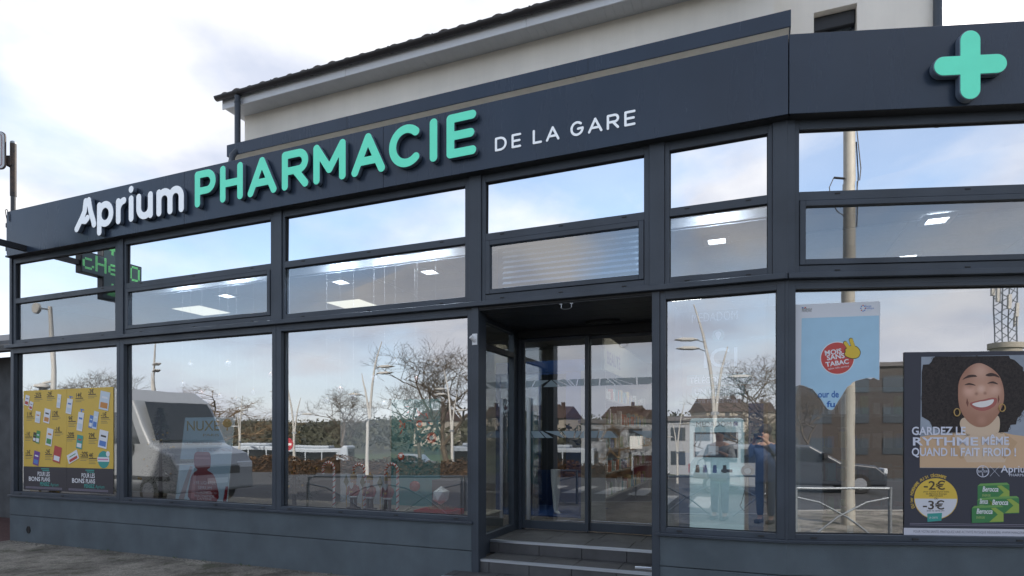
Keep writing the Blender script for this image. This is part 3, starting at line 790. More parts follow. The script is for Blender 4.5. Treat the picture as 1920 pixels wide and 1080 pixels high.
# downpipes
g = G(FA); g.tube([(4.02, EO - 0.09, 6.37), (4.02, EO - 0.09, 6.33), (4.02, EO - 0.09, 5.62), (4.02, 0.50, 5.50), (4.03, 0.48, 5.42), (4.10, 0.40, 5.33), (4.22, 0.30, 5.25), (4.24, 0.28, 4.95)], 0.041, 12); dp = part(g, 'downpipe', slate, smooth=True)
g = G(FA); g.tube([(4.02, EO - 0.09, 6.30), (4.02, EO - 0.09, 6.27)], 0.045, 12); part(g, 'pipe_collar', slate, dp)
g = G(FA); g.tube([(12.45, BV - 0.05, 7.6), (12.45, BV - 0.05, 4.95)], 0.042, 12); dp = part(g, 'downpipe', slate, smooth=True)
g = G(FA); g.tube([(12.45, BV - 0.05, 5.66), (12.45, BV - 0.05, 5.63)], 0.050, 12); part(g, 'pipe_collar', slate, dp)

# ================================================================== SIGNS ON THE FASCIA
SG = thing('shop_name_sign', 'white Aprium and mint green PHARMACIE raised letters on the fascia', 'sign', FA(4.9, FV, 4.5))
LV0, LV1 = FV - 0.070, FV - 0.014
for ch, a, w in (('P', 4.12, .359), ('H', 4.55, .375), ('A', 5.0, .452), ('R', 5.53, .392), ('M', 5.993, .455), ('A', 6.525, .445), ('C', 7.02, .415), ('I', 7.525, .095), ('E', 7.727, .345)):
    stroke_letter(ch, w, 0.458, 0.0465, a, 4.518, LV0, LV1, FA, mint, letter_side, SG)
for ch, a, w, h in (('a1', 1.79, .46, .455), ('a2', 1.79, .46, .455), ('p', 2.265, .335, .355), ('r', 2.65, .215, .355), ('i', 2.895, .11, .355), ('dot', 2.895, .11, .355), ('u', 3.05, .315, .355), ('m', 3.43, .50, .355)):
    stroke_letter(ch, w, h, 0.047, a, 4.50, LV0, LV1, FA, white_ac, letter_side, SG)
# stand-offs that hold the letters off the panel
g = G(FA)
for u in (1.95, 2.32, 2.70, 2.95, 3.10, 3.48, 3.88, 4.165, 4.6, 4.88, 5.2, 5.58, 6.04, 6.40, 6.7, 7.06, 7.57, 7.78):
    g.box(u - 0.015, u + 0.015, LV1 - 0.004, FV + 0.002, 4.68, 4.71)
part(g, 'stand_off', letter_side, SG)
S2 = thing('station_name_sign', 'thin flat white DE LA GARE lettering on the fascia', 'sign', FA(8.97, FV, 4.53))
for ch, a, b in (('D', 8.253, 8.383), ('E', 8.436, 8.540), ('L', 8.664, 8.762), ('A', 8.803, 8.943), ('G', 9.054, 9.188), ('A', 9.230, 9.372), ('R', 9.413, 9.532), ('E', 9.580, 9.686)):
    stroke_letter(ch, b - a, 0.142, 0.0115, a, 4.532, FV - 0.006, FV - 0.0005, FA, white_ac, white_flat, S2, bev=0.0008, cell=0.0035)  # faces given a slight glow to keep the thin letters white
# the mint plus sign
PS = thing('plus_sign', 'raised mint green plus sign with rounded arms on the fascia', 'sign', FB(1.40, FV, 4.67))
def plus_poly(cx, cz, arm, r):
    P = []
    for q in range(4):
        a = q * 90; c, s = math.cos(R(a)), math.sin(R(a))
        loc = [(r, r * 1.0)] if False else []
        pts_ = [(r, -arm + r)] if False else None
        seg = [(arm - r + r * math.cos(R(t)), r * math.sin(R(t))) for t in range(-90, 91, 12)]
        seg = [(r, -r)] + seg if q == 0 else [(r, -r)] + seg
        P += [(cx + x * c - z_ * s, cz + x * s + z_ * c) for x, z_ in seg]
    return P
pp = plus_poly(1.397, 4.672, 0.287, 0.083)
pb = plus_poly(1.397, 4.672, 0.281, 0.077)
g = G(FB); g.prism(pp, FV - 0.072, FV - 0.014); part(g, 'body', letter_side, PS, bevel=0.004)
g = G(FB); g.prism(pb, FV - 0.0765, FV - 0.0725); part(g, 'face', mint, PS, bevel=0.002)
g = G(FB); g.box(1.35, 1.44, FV - 0.018, FV + 0.001, 4.63, 4.71); part(g, 'stand_off', letter_side, PS)

# LED pharmacy cross on a bracket at the left corner, square to the wall (only its reflection is in view)
led_on = mat('green_led', (0.10, 0.45, 0.14), 0.4, emit=(0.30, 1.0, 0.42), estr=0.16)
led_face = mat('led_face', (0.05, 0.085, 0.095), 0.35, noise=0.2, scale=200)
cu = 0.55
LC = thing('led_pharmacy_cross', 'dark cross shaped green LED pharmacy display on a bracket at the left corner', 'sign', FA(0.62, -0.4, 4.3))
body = [(-0.57, 4.28), (-0.92, 4.28), (-0.92, 3.92), (-1.26, 3.92), (-1.26, 4.28), (-1.62, 4.28), (-1.62, 4.64), (-1.26, 4.64), (-1.26, 5.0), (-0.92, 5.0), (-0.92, 4.64), (-0.57, 4.64)]
g = G(FA); g.prism(body, cu - 0.07, cu + 0.07, 'vz'); part(g, 'casing', slate_dark, LC, bevel=0.006)
inner = [(-0.59, 4.30), (-0.94, 4.30), (-0.94, 3.94), (-1.24, 3.94), (-1.24, 4.30), (-1.60, 4.30), (-1.60, 4.62), (-1.24, 4.62), (-1.24, 4.98), (-0.94, 4.98), (-0.94, 4.62), (-0.59, 4.62)]
g = G(FA); g.prism(inner, cu + 0.0705, cu + 0.073, 'vz'); part(g, 'display_face', led_face, LC)
FONT = {'c': ['00000', '00000', '01110', '10000', '10000', '10001', '01110'], 'H': ['10001', '10001', '10001', '11111', '10001', '10001', '10001'], 'e': ['00000', '00000', '01110', '10001', '11111', '10000', '01110'], 'r': ['00000', '00000', '10110', '11000', '10000', '10000', '10000'], 'o': ['01110', '10001', '10001', '10001', '10001', '10001', '01110'], 'a': ['00100', '00100', '01110', '01110', '11111', '11111', '00000'], 'v': ['11111', '11111', '01110', '01110', '00100', '00100', '00000']}
g = G(FA); p = 0.0185; sdt = 0.0062
def led_char(ch, v0, z0, k=1):
    for r_, row in enumerate(FONT[ch]):
        for c_, b_ in enumerate(row):
            if b_ == '1':
                for sx_ in range(2):
                    for sz_ in range(2):
                        v_ = v0 - (c_ * 2 + sx_) * p; z_ = z0 - (r_ * 2 + sz_) * p
                        g.box(cu + 0.0732, cu + 0.0765, v_ - sdt, v_ + sdt, z_ - sdt, z_ + sdt)
for ch, v0 in (('c', -0.60), ('H', -0.805), ('e', -1.02), ('r', -1.22), ('o', -1.405)): led_char(ch, v0, 4.60)
led_char('v', -1.0, 4.90); led_char('a', -1.0, 4.20)
part(g, 'led_dots', led_on, LC)['kind'] = 'stuff'
g = G(FA); g.box(cu - 0.04, cu + 0.04, -0.571, -0.122, 4.40, 4.48); part(g, 'bracket', slate_dark, LC)
# cable box and strap on the fascia end beside the bracket
CB = thing('cable_bracket', 'black bracket box with a looped cable at the left end of the fascia', 'bracket', FA(0.05, -0.1, 4.7))
g = G(FA); g.box(-0.07, 0.092, -0.05, 0.06, 4.86, 4.93); g.box(-0.09, 0.092, -0.04, 0.06, 4.50, 4.63); g.box(0.05, 0.093, -0.10, -0.05, 4.42, 5.02); part(g, 'box', black, CB, bevel=0.005)
g = G(FA); g.tube([(0.02, -0.06, 4.9), (0.03, -0.09, 5.0), (0.07, -0.125, 5.085), (0.13, -0.135, 5.085), (0.17, -0.13, 5.0), (0.18, -0.128, 4.9)], 0.006, 6); part(g, 'cable', black, CB, smooth=True)
# ================================================================== LEFT EDGE: neighbouring house and street sign
NB = thing('neighbouring_house', 'old pale house with dark lean-to eaves at the left edge', 'house', FA(-3, 1.6, 0))
old_wall = mat('old_wall', (0.09, 0.095, 0.10), 0.9, noise=0.25, scale=3, bump=0.5, bscale=90)
g = G(FA); g.box(-9, -0.22, 1.6, 6, -0.1, 3.2); part(g, 'wall', old_wall, NB)
g = G(FA); g.prism([(1.0, 3.25), (1.0, 3.38), (4.5, 4.45), (4.5, 4.3)], -9, -0.16, 'vz'); part(g, 'roof', mat('slate_roof', (0.07, 0.075, 0.085), 0.6, noise=0.3), NB)
g = G(FA); g.box(-9, -0.15, 0.93, 1.02, 3.16, 3.30); part(g, 'gutter', black, NB, bevel=0.02)
g = G(FA); g.box(-0.21, -0.13, 1.1, 1.6, 0, 3.9); part(g, 'corner_pier', slate_dark, NB)
g = G(FA); g.tube([(-0.36, 0.9, 3.16), (-0.34, 0.75, 3.05), (-0.25, 0.45, 2.92), (-0.21, 0.35, 2.75), (-0.205, 0.33, 1.15)], 0.055, 12); dp = part(g, 'downpipe', black, NB, smooth=True)
g = G(FA); g.tube([(-0.205, 0.33, 1.3), (-0.205, 0.33, 1.27)], 0.064, 12); part(g, 'pipe_collar', black, dp)
zinc = mat('zinc_pipe', (0.30, 0.33, 0.36), 0.5, metal=0.3, noise=0.2, scale=9)
g = G(FA); g.tube([(-0.205, 0.33, 1.15), (-0.205, 0.33, 1.13), (-0.205, 0.33, 0.05)], [0.075, 0.068, 0.068], 14); part(g, 'pipe_shoe', zinc, NB, smooth=True)
g = G(FA); g.tube([(-0.205, 0.33, 1.12), (-0.205, 0.33, 1.08)], 0.074, 14); part(g, 'pipe_collar', zinc, NB)

ST = thing('street_sign', 'rusty dark pole carrying a white panel with a thin red border', 'sign', (-9.93, 12.0, -0.1))
rust = mat('rusty_pole', (0.03, 0.028, 0.028), 0.65, noise=0.5, scale=14, col2=(0.085, 0.055, 0.04))
pole_d = mat('dark_pole', (0.045, 0.046, 0.05), 0.5, noise=0.3, scale=8)
g = G(); g.tube([(-9.93, 12, -0.1), (-9.93, 12, 7.36)], 0.045, 12); part(g, 'pole', pole_d, ST, smooth=True)
g = G(); g.tube([(-9.93, 12, 6.4), (-9.93, 12, 7.44)], 0.055, 12); part(g, 'pole_sleeve', rust, ST, smooth=True)
g = G(); g.lathe([(0.056, 0), (0.05, .04), (0.02, .06)], (-9.93, 12, 7.44)); part(g, 'cap', zinc, ST)
g = G(); g.tube([(-9.95, 11.95, 7.08), (-10.1, 11.9, 7.2)], 0.02, 8); part(g, 'arm', rust, ST)
g = G(); g.box(-10.03, -9.92, 11.92, 12.06, 6.98, 7.18); part(g, 'clamp', rust, ST, bevel=0.01)
def rrect(x0, x1, z0, z1, r, n=5):
    P = []
    for cx, cz, a in ((x1 - r, z1 - r, 0), (x0 + r, z1 - r, 90), (x0 + r, z0 + r, 180), (x1 - r, z0 + r, 270)):
        P += [(cx + r * math.cos(R(a + 90 * k / n)), cz + r * math.sin(R(a + 90 * k / n))) for k in range(n + 1)]
    return P
g = G(); g.prism(rrect(-10.83, -9.975, 6.88, 7.62, 0.09), 11.86, 11.89); part(g, 'panel_edge', rust, ST)
g = G(); g.prism(rrect(-10.82, -9.987, 6.892, 7.608, 0.085), 11.853, 11.8595); part(g, 'panel', mat('enamel_white', (0.55, 0.57, 0.60), 0.4, noise=0.1), ST)
g = G(); g.prism(rrect(-10.78, -10.03, 6.935, 7.565, 0.06) , 11.849, 11.8525); part(g, 'red_border', mat('red_line', (0.35, 0.10, 0.09), 0.6), ST)
g = G(); g.prism(rrect(-10.773, -10.037, 6.942, 7.558, 0.055), 11.846, 11.8485); part(g, 'panel', MATS['enamel_white'], ST)

# ================================================================== INTERIOR
g = G(FA); g.prism([(0.05, 0.16), (7.93, 0.16), (7.93, DV + 0.07), (9.88, DV + 0.07), (9.88, 0.16), (10.95, 0.16), (14.7, 1.32), (14.7, 8), (0.05, 8)], ZF - 0.2, ZF - 0.003, 'uv')
struct(g.build('interior_floor', int_floor))
g = G(FA); g.box(0.05, 14.7, 8.0, 8.1, ZF - .2, 3.9); struct(g.build('wall_back', int_wall))
g = G(FA); g.box(0.0, 0.05, 0.13, 8.0, ZF - .2, 3.9); struct(g.build('wall_left', int_wall))
g = G(FA); g.box(14.7, 14.8, 1.3, 8.0, ZF - .2, 3.9); struct(g.build('wall_right', int_wall))
def disc_uv(cx, cy, r, n=14): return [(cx + r * math.cos(2 * math.pi * k / n), cy + r * math.sin(2 * math.pi * k / n)) for k in range(n)]
# suspended ceiling of large tiles
CZ = 3.69
CE_ = struct(bpy.data.objects.new('interior_ceiling', None)); COL.objects.link(CE_)
g = G(FA); g.prism([(0.05, 0.16), (10.95, 0.16), (14.7, 1.32), (14.7, 8), (0.05, 8)], CZ + 0.26, CZ + 0.30, 'uv'); adopt(g.build('ceiling_cove', int_ceil), CE_)  # raised above the tiles so the added window downlights stay hidden
g = G(FA); g.prism([(0.05, 0.45), (10.9, 0.45), (14.7, 1.62), (14.7, 8), (0.05, 8)], CZ + 0.02, CZ + 0.2, 'uv'); adopt(g.build('ceiling_grid', mat('ceiling_grid_mat', (0.35, 0.36, 0.37), 0.7)), CE_)
gg = G(); gg.box(0.004, 1.196, 0.004, 0.596, 0, 0.015); cmesh = bpy.data.meshes.new('ceiling_tile'); cmesh.from_pydata([tuple(q) for q in gg.v], [], gg.f); cmesh.materials.append(int_ceil)
for i in range(12):
    for j in range(7):
        u, v = 0.1 + i * 1.2, 0.46 + j * 0.6
        if u + 1.2 > 14.6 or (u > 9.7 and v < (u + 1.2 - 10.97) * 0.305 + 0.15): continue
        o = bpy.data.objects.new('ceiling_tile', cmesh); COL.objects.link(o); o.parent = CE_; o.location = FA(u, v, CZ); o.rotation_euler = (0, 0, ANG_A)
# ceiling lights
lamp_w = mat('lamp_panel', (0.9, 0.88, 0.8), 0.5, emit=(1.0, 0.88, 0.66), estr=0.55)
lamp_added = mat('lamp_panel_added', (0.9, 0.88, 0.8), 0.5, emit=(1.0, 0.96, 0.90), estr=9.0)
def ceiling_panel(u, v, su, sv, label, lm=None):
    t = thing('ceiling_light', label, 'light', FA(u, v, CZ), 'lights set in the shop ceiling')
    f = G(FA); f.box(u - su - .02, u + su + .02, v - sv - .02, v + sv + .02, CZ - 0.006, CZ - 0.0005); part(f, 'frame', white_p, t)
    d = G(FA); d.box(u - su, u + su, v - sv, v + sv, CZ - 0.010, CZ - 0.0065); part(d, 'diffuser', lm or lamp_w, t)
def downlight(u, v, label):
    t = thing('ceiling_light', label, 'light', FA(u, v, CZ), 'lights set in the shop ceiling')
    f = G(FA); a, b = 0.13, 0.085
    f.box(u - a, u + a, v - a, v - b, CZ - 0.03, CZ - 0.0005); f.box(u - a, u + a, v + b, v + a, CZ - 0.03, CZ - 0.0005); f.box(u - a, u - b, v - b, v + b, CZ - 0.03, CZ - 0.0005); f.box(u + b, u + a, v - b, v + b, CZ - 0.03, CZ - 0.0005)
    part(f, 'trim', white_p, t)
    d = G(FA); d.box(u - b, u + b, v - b, v + b, CZ - 0.012, CZ - 0.002); part(d, 'diffuser', lamp_e, t)
ceiling_panel(2.28, 1.5, 0.30, 0.30, 'large square lit ceiling panel seen through the second upper window from the left')
ceiling_panel(4.89, 2.07, 0.30, 0.30, 'large square lit ceiling panel low in the third upper window from the left')
downlight(3.58, 0.81, 'small square downlight behind the second upper window from the left')
downlight(5.62, 0.79, 'left of two small downlights behind the third upper window')
downlight(6.96, 0.80, 'right of two small downlights behind the third upper window')
downlight(10.35, 0.89, 'small bright downlight behind the narrow upper window beside the corner')
downlight(12.32, 1.03, 'small bright downlight behind the wide upper window under the plus sign')
downlight(12.33, 2.3, 'dim farther downlight behind the wide upper window under the plus sign')
for u, v in ((8.2, 2.6), (9.7, 3.4), (6.8, 3.6), (12.24, 3.35), (13.5, 3.87)):  # panels added to light the interior, the corner pair tucked behind the ledge
    ceiling_panel(u, v, 0.28, 0.28, 'square lit ceiling panel added deep inside the shop to light it', lamp_added)
# downlights added close behind the glass to light the displays, kept out of view
lamp_s = mat('added_window_spot', (0.9, 0.9, 0.85), 0.5, emit=(0.97, 0.98, 1.0), estr=130.0)
for u, lb in ((3.2, 'left of two unseen added downlights over the serum poster'), (4.2, 'right of two unseen added downlights over the serum poster'), (5.9, 'left of three unseen added downlights over the Christmas display'), (6.6, 'middle of three unseen added downlights over the Christmas display'), (7.2, 'right of three unseen added downlights over the Christmas display'), (10.38, 'unseen added downlight over the kiosk')):
    t = thing('ceiling_light', lb, 'light', FA(u, .26, CZ + .2), 'lights set in the shop ceiling')
    g = G(FA); g.lathe([(.085, 0), (.085, -.03), (.07, -.03), (.07, 0)], (u, .26, CZ + .2595), 16); part(g, 'trim', white_p, t)
    g = G(FA); g.prism(disc_uv(u, .26, .065), CZ + .238, CZ + .228, 'uv'); part(g, 'diffuser', lamp_s, t)
# blind behind the sash over the door
BL = thing('slatted_blind', 'pale blue horizontal slat blind behind the sash over the door', 'blind', FA(8.9, 0.22, 3.1))
bm_ = mat('blind_slat', (0.42, 0.55, 0.66), 0.5)
for k in range(9):
    g = G(FA); z_ = 3.14 + k * 0.056; g.prism([(0.19, z_), (0.23, z_ + 0.034), (0.232, z_ + 0.034), (0.192, z_)], 8.20, 9.70, 'vz'); part(g, 'slat', bm_, BL)
g = G(FA); g.box(8.12, 9.74, 0.26, 0.27, 3.05, 3.66); part(g, 'backing', mat('blind_back', (0.10, 0.16, 0.22), 0.9), BL)

# ---- things inside seen through the doors
blue = mat('booth_blue', (0.010, 0.045, 0.17), 0.45, noise=0.1)
beige = mat('beige_partition', (0.34, 0.30, 0.24), 0.7)
BT = thing('blue_booth', 'blue framed booth with a dark curtain standing inside left of the doors', 'booth', FA(7.7, 3.0, ZF))
g = G(FA); g.box(6.9, 8.35, 3.0, 3.06, 2.60, 2.78); g.box(6.9, 6.98, 3.0, 3.06, ZF, 2.6); g.box(8.27, 8.35, 3.0, 3.06, ZF, 2.6); part(g, 'frame', blue, BT)
g = G(FA); g.box(6.98, 8.27, 3.9, 3.95, ZF, 2.7); g.box(6.9, 6.94, 3.06, 3.95, ZF, 2.7); part(g, 'back_panel', blue, BT)
g = G(FA); g.box(7.62, 8.0, 3.1, 3.2, 1.1, 2.58); part(g, 'curtain', black, BT)
g = G(FA); g.box(6.98, 7.6, 3.02, 3.04, ZF, 2.58); part(g, 'glass_panel', g_door, BT)
g = G(FA); g.box(6.9, 8.5, 2.6, 3.9, ZF - 0.002, ZF + 0.012); part(g, 'base_mat', blue, BT)
ML = thing('shop_mannequin_leg', 'white leg form for stockings standing inside the booth', 'mannequin', FA(7.9, 2.9, ZF))
g = G(FA); g.tube([(7.93, 2.9, 1.12), (7.93, 2.9, 0.95), (7.94, 2.9, 0.75), (7.93, 2.9, 0.55), (7.95, 2.88, 0.48), (8.02, 2.84, 0.462)], [0.075, 0.07, 0.06, 0.035, 0.032, 0.02], 12); part(g, 'leg_form', white_p, ML, smooth=True)
BP = thing('beige_partition', 'pale beige partition wall at the back of the shop', 'partition', FA(9.2, 6.6, ZF))
g = G(FA); g.box(8.2, 12.2, 6.6, 6.7, ZF, 3.1); part(g, 'panel', beige, BP)
FS = lambda a, b, c: FA(8.78 - b, 2.55 + a, c)
AS = thing('arrow_sign', 'dark hanging sign with a white arrow beyond the doors', 'sign', FA(8.5, 3.4, 2.3))
g = G(FA); g.box(8.36, 8.74, 3.4, 3.43, 1.95, 2.62); part(g, 'board', mat('sign_charcoal', (0.05, 0.05, 0.055), 0.6), AS)
g = G(FA); g.face([(8.47, 3.398, 2.46), (8.52, 3.398, 2.51), (8.52, 3.398, 2.475), (8.63, 3.398, 2.475), (8.63, 3.398, 2.445), (8.52, 3.398, 2.445), (8.52, 3.398, 2.41)]); part(g, 'arrow', white_flat, AS)
# shelving with products
shelf_m = mat('shelf_grey', (0.30, 0.29, 0.27), 0.6)
pcols = [(0.62, 0.62, 0.6), (0.5, 0.2, 0.16), (0.2, 0.38, 0.42), (0.55, 0.45, 0.25), (0.16, 0.22, 0.4), (0.6, 0.52, 0.5), (0.28, 0.42, 0.24), (0.66, 0.66, 0.68)]
pm = [mat('carton_%d' % k, c, 0.5) for k, c in enumerate(pcols)]
pmesh = []
for k in range(8):
    gg = G(); w, h, d = 0.05 + 0.012 * (k % 3), 0.10 + 0.02 * (k % 4), 0.06
    gg.box(-w / 2, w / 2, -d / 2, d / 2, 0, h); me = bpy.data.meshes.new('product_box'); me.from_pydata([tuple(q) for q in gg.v], [], gg.f); me.materials.append(pm[k]); pmesh.append(me)
rn = random.Random(9)
def shelving(u0, u1, v, zs_, label, n_per, plabel, pgroup, fr=FA, ang=ANG_A):
    S = thing('shelving_unit', label, 'shelf', fr((u0 + u1) / 2, v, ZF))
    g = G(fr); g.box(u0, u1, v + 0.32, v + 0.35, ZF, zs_[-1] + 0.4); part(g, 'back_panel', shelf_m, S)
    g = G(fr); g.box(u0 - 0.03, u0, v, v + 0.35, ZF, zs_[-1] + 0.4); part(g, 'side_panel', shelf_m, S)
    g = G(fr); g.box(u1, u1 + 0.03, v, v + 0.35, ZF, zs_[-1] + 0.4); part(g, 'side_panel', shelf_m, S)
    for z_ in zs_:
        g = G(fr); g.box(u0, u1, v, v + 0.32, z_ - 0.025, z_); part(g, 'shelf_board', shelf_m, S)
        for k in range(n_per):
            o = bpy.data.objects.new('product_box', pmesh[(rn.randrange(3) + int(k / 4) + int(z_ * 7)) % 8]); COL.objects.link(o)
            o.location = fr(u0 + 0.06 + (u1 - u0 - 0.12) * k / (n_per - 1), v + 0.06 + rn.uniform(0, .02), z_ + 0.0005); o.rotation_euler = (0, 0, ang + rn.uniform(-.05, .05))
            s_ = rn.uniform(1.0, 1.5); o.scale = (1.1, 1, s_)
            ci = pmesh.index(o.data); tag(o, '%s carton on the %s shelf %s' % (('white', 'red', 'teal', 'ochre', 'dark blue', 'pinkish', 'green', 'pale grey')[ci], ('lowest', 'second', 'third', 'fourth', 'fifth')[zs_.index(z_)], plabel), 'product', pgroup)
shelving(0.0, 3.6, 0.0, [0.75, 1.1, 1.45, 1.8, 2.15], 'tall shelves of small cartons receding behind the right sliding door', 34, 'behind the sliding doors', 'cartons on the shelves behind the doors', FS, ANG_A + math.pi / 2)
HD = thing('shelf_header', 'beige header board with purple BEAUTÉ lettering over the tall shelves', 'sign', FS(1.5, 0, 2.6))
g = G(FS); g.box(0, 3.6, 0.02, 0.05, 2.56, 3.05); part(g, 'board', beige, HD)
text('BEAUTÉ', 0.26, (0.15, 0.018, 2.66), FS, mat('purple_print', (0.16, 0.07, 0.13), 0.6), HD, bold=0.006)
shelving(0.35, 1.95, 1.1, [0.8, 1.15, 1.5, 1.85], 'shelves of small cartons behind the torn blue poster', 14, 'behind the torn poster', 'cartons on the shelves behind the corner window', FB, ANG_B)
DM = thing('door_mat', 'brown ribbed mat lying inside the sliding doors', 'mat', FA(9.2, 1.9, ZF))
g = G(FA); g.box(8.35, 9.8, 1.6, 2.35, ZF - 0.002, ZF + 0.008); part(g, 'pile', mat('mat_brown', (0.045, 0.032, 0.028), 0.95, noise=0.3, scale=60), DM)
g = G(FA); g.box(8.31, 9.84, 1.56, 2.39, ZF - 0.0025, ZF + 0.004); part(g, 'border', gasket, DM)

# ---- display platform behind the windows
for a, b, nm in ((0.1, 2.45, 'left'), (2.52, 7.85, 'middle')):
    g = G(FA); g.box(a, b, 0.14, 1.05, ZF - 0.003, 0.715)
    tag(g.build('display_platform', mat('platform_beige', (0.26, 0.22, 0.17), 0.6, noise=0.08), bevel=0.004), 'low beige display platform behind the %s windows' % ('leftmost' if nm == 'left' else 'Christmas display'), 'platform')
# partial white back panels behind the display
wp = mat('display_white', (0.50, 0.52, 0.53), 0.6)
tl = mat('teal_banner', (0.06, 0.26, 0.26), 0.6, noise=0.08)
g = G(FA); g.box(5.45, 6.25, 1.0, 1.02, 0.716, 2.0); tag(g.build('display_backdrop', wp), 'pale grey display panel behind the candy canes', 'panel')
BN = thing('teal_banner', 'teal festive banner with red and white shapes behind the nutcrackers', 'banner', FA(6.75, 1.0, 0.72))
g = G(FA); g.box(6.27, 7.0, 1.0, 1.012, 0.716, 2.1); part(g, 'sheet', tl, BN)
redm = mat('festive_red', (0.60, 0.04, 0.03), 0.45); whm = mat('festive_white', (0.85, 0.84, 0.80), 0.5)
g = G(FA); rn2 = random.Random(4)
for k in range(14):
    a = rn2.uniform(0, 6.28); cx, cz = 6.5 + rn2.uniform(-.15, .4), 1.75 + rn2.uniform(-.2, .25); l_ = rn2.uniform(.06, .15)
    g.face([(cx - .015, .998, cz), (cx + .015, .998, cz + .01), (cx + l_ * math.cos(a), .998, cz + l_ * math.sin(a))])
part(g, 'red_leaves', redm, BN)
for k, (cx, cz, r_) in enumerate(((6.88, 1.60, .07), (6.42, 1.36, .05), (6.70, 1.78, .05))):
    g = G(FA); g.prism([(cx + r_ * math.cos(t), cz + r_ * math.sin(t)) for t in [j * math.pi / 8 for j in range(16)]], .994, .9995); d_ = part(g, 'red_disc', redm, BN)
    g = G(FA); g.prism([(cx + r_ * .45 * math.cos(t), cz + r_ * .45 * math.sin(t)) for t in [j * math.pi / 8 for j in range(16)]], .991, .9938); part(g, 'white_centre', whm, d_)
# ---- Christmas trees
needle = mat('fir_needles', (0.018, 0.035, 0.020), 0.8, noise=0.5, scale=9)
gold = mat('gold', (0.65, 0.42, 0.12), 0.3, metal=0.9)
def fir(u, v, h, w, seed, label):
    t = thing('christmas_tree', label, 'christmas tree', FA(u, v, 0.716), 'Christmas trees in the display windows')
    rr = random.Random(seed); g = G(frame(FA(u, v, 0.716), 0))
    for k in range(2600):
        f_ = rr.random() ** 0.8; z_ = 0.06 + f_ * (h - 0.06); a = rr.uniform(0, 6.28)
        tier = 0.82 + 0.18 * math.cos(z_ * 31); rad = w * (1 - f_) ** 0.85 * tier * rr.uniform(0.55, 1.05) + 0.01
        x, y = rad * math.cos(a), rad * math.sin(a); l_ = rr.uniform(.02, .055)
        dx_, dy_, dz_ = math.cos(a) * l_ + rr.uniform(-.02, .02), math.sin(a) * l_ + rr.uniform(-.02, .02), rr.uniform(-.03, .012)
        nx_, ny_ = -math.sin(a) * .007, math.cos(a) * .007
        g.face([(x - nx_, y - ny_, z_), (x + nx_, y + ny_, z_ + .003), (x + dx_, y + dy_, z_ + dz_)])
    o = part(g, 'foliage', needle, t)
    g = G(frame(FA(u, v, 0.716), 0)); g.tube([(0, 0, 0), (0, 0, h * 0.95)], [0.03, 0.008], 8); part(g, 'trunk', mat('bark', (0.05, 0.035, 0.025), 0.9), t)
    for k in range(16):
        f_ = rr.uniform(.1, .85); a = rr.uniform(0, 6.28); rad = w * (1 - f_) ** .85
        g = G(frame(FA(u, v, 0.716), 0)); g.ball((rad * math.cos(a), rad * math.sin(a), .06 + f_ * (h - .1)), .018, 8); part(g, 'bauble', gold, t, smooth=True)
fir(2.62, 0.5, 1.32, 0.34, 1, 'dark fir tree with gold baubles at the left of the second window')
fir(5.10, 0.5, 1.38, 0.40, 2, 'dark fir tree behind the post between the second and third windows')
# ---- hanging baubles
pearl = mat('pearl_bauble', (0.50, 0.48, 0.52), 0.25, coat=0.5); copper = mat('copper_bauble', (0.42, 0.20, 0.16), 0.25, metal=0.6)
rr = random.Random(12)
for k, (u, z_) in enumerate(((3.25, 2.35), (3.62, 2.22), (3.95, 2.15), (4.25, 2.10), (4.55, 2.2), (4.85, 2.42), (3.4, 2.62), (4.1, 2.60), (5.75, 2.05), (5.95, 2.2), (6.15, 2.1), (6.45, 2.32), (6.75, 2.50), (7.05, 2.28), (7.3, 2.45), (6.6, 2.0))):
    t = thing('hanging_bauble', 'small %s bauble on a thread in the %s window' % ('copper' if k % 4 == 1 else 'pearl', 'second' if u < 5 else 'third'), 'bauble', FA(u, 0.4, z_), 'baubles hanging in the display windows')
    g = G(FA); g.ball((u, 0.35, z_), rr.uniform(.03, .05), 14); part(g, 'ball', copper if k % 4 == 1 else pearl, t, smooth=True)
    g = G(FA); g.tube([(u, .35, z_ + .03), (u, .35, CZ)], .0012, 4); part(g, 'thread', white_p, t)
    g = G(FA); g.tube([(u, .35, z_ + .028), (u, .35, z_ + .06)], .008, 8); part(g, 'cap', gold, t)
# ---- candy canes
def cane(u, v, h, label):
    t = thing('candy_cane', label, 'candy cane', FA(u, v, .716), 'candy canes in the display window')
    r_ = 0.085; P = [(u, v, .716 + (h - r_) * k / 14) for k in range(15)] + [(u - r_ + r_ * math.cos(R(a)), v, .716 + h - r_ + r_ * math.sin(R(a))) for a in range(12, 181, 12)] + [(u - 2 * r_, v, .716 + h - r_ - .03), (u - 2 * r_, v, .716 + h - r_ - .07)]
    g = G(FA); g.tube(P, .0165, 10); part(g, 'stick', whm, t, smooth=True)
    # spiral stripe wound on the stick
    Q = []; fine = []
    for a, b in zip(P, P[1:]):
        for s_ in range(4): fine.append(Vector(a).lerp(Vector(b), s_ / 4))
    for k, p in enumerate(fine):
        d = (fine[min(k + 1, len(fine) - 1)] - fine[max(0, k - 1)]).normalized(); A_ = Vector((0, 1, 0)); B_ = d.cross(A_).normalized()
        th = k * 0.75; Q.append(tuple(p + (A_ * math.cos(th) + B_ * math.sin(th)) * .0125))
    g = G(FA); g.tube(Q, .0085, 6); part(g, 'red_stripe', redm, t, smooth=True)
cane(5.74, .5, .57, 'leftmost candy cane, standing clear of the nutcrackers')
cane(6.17, .55, .55, 'middle candy cane, between the first and second nutcrackers')
cane(6.74, .42, .57, 'rightmost candy cane, right of the third nutcracker')
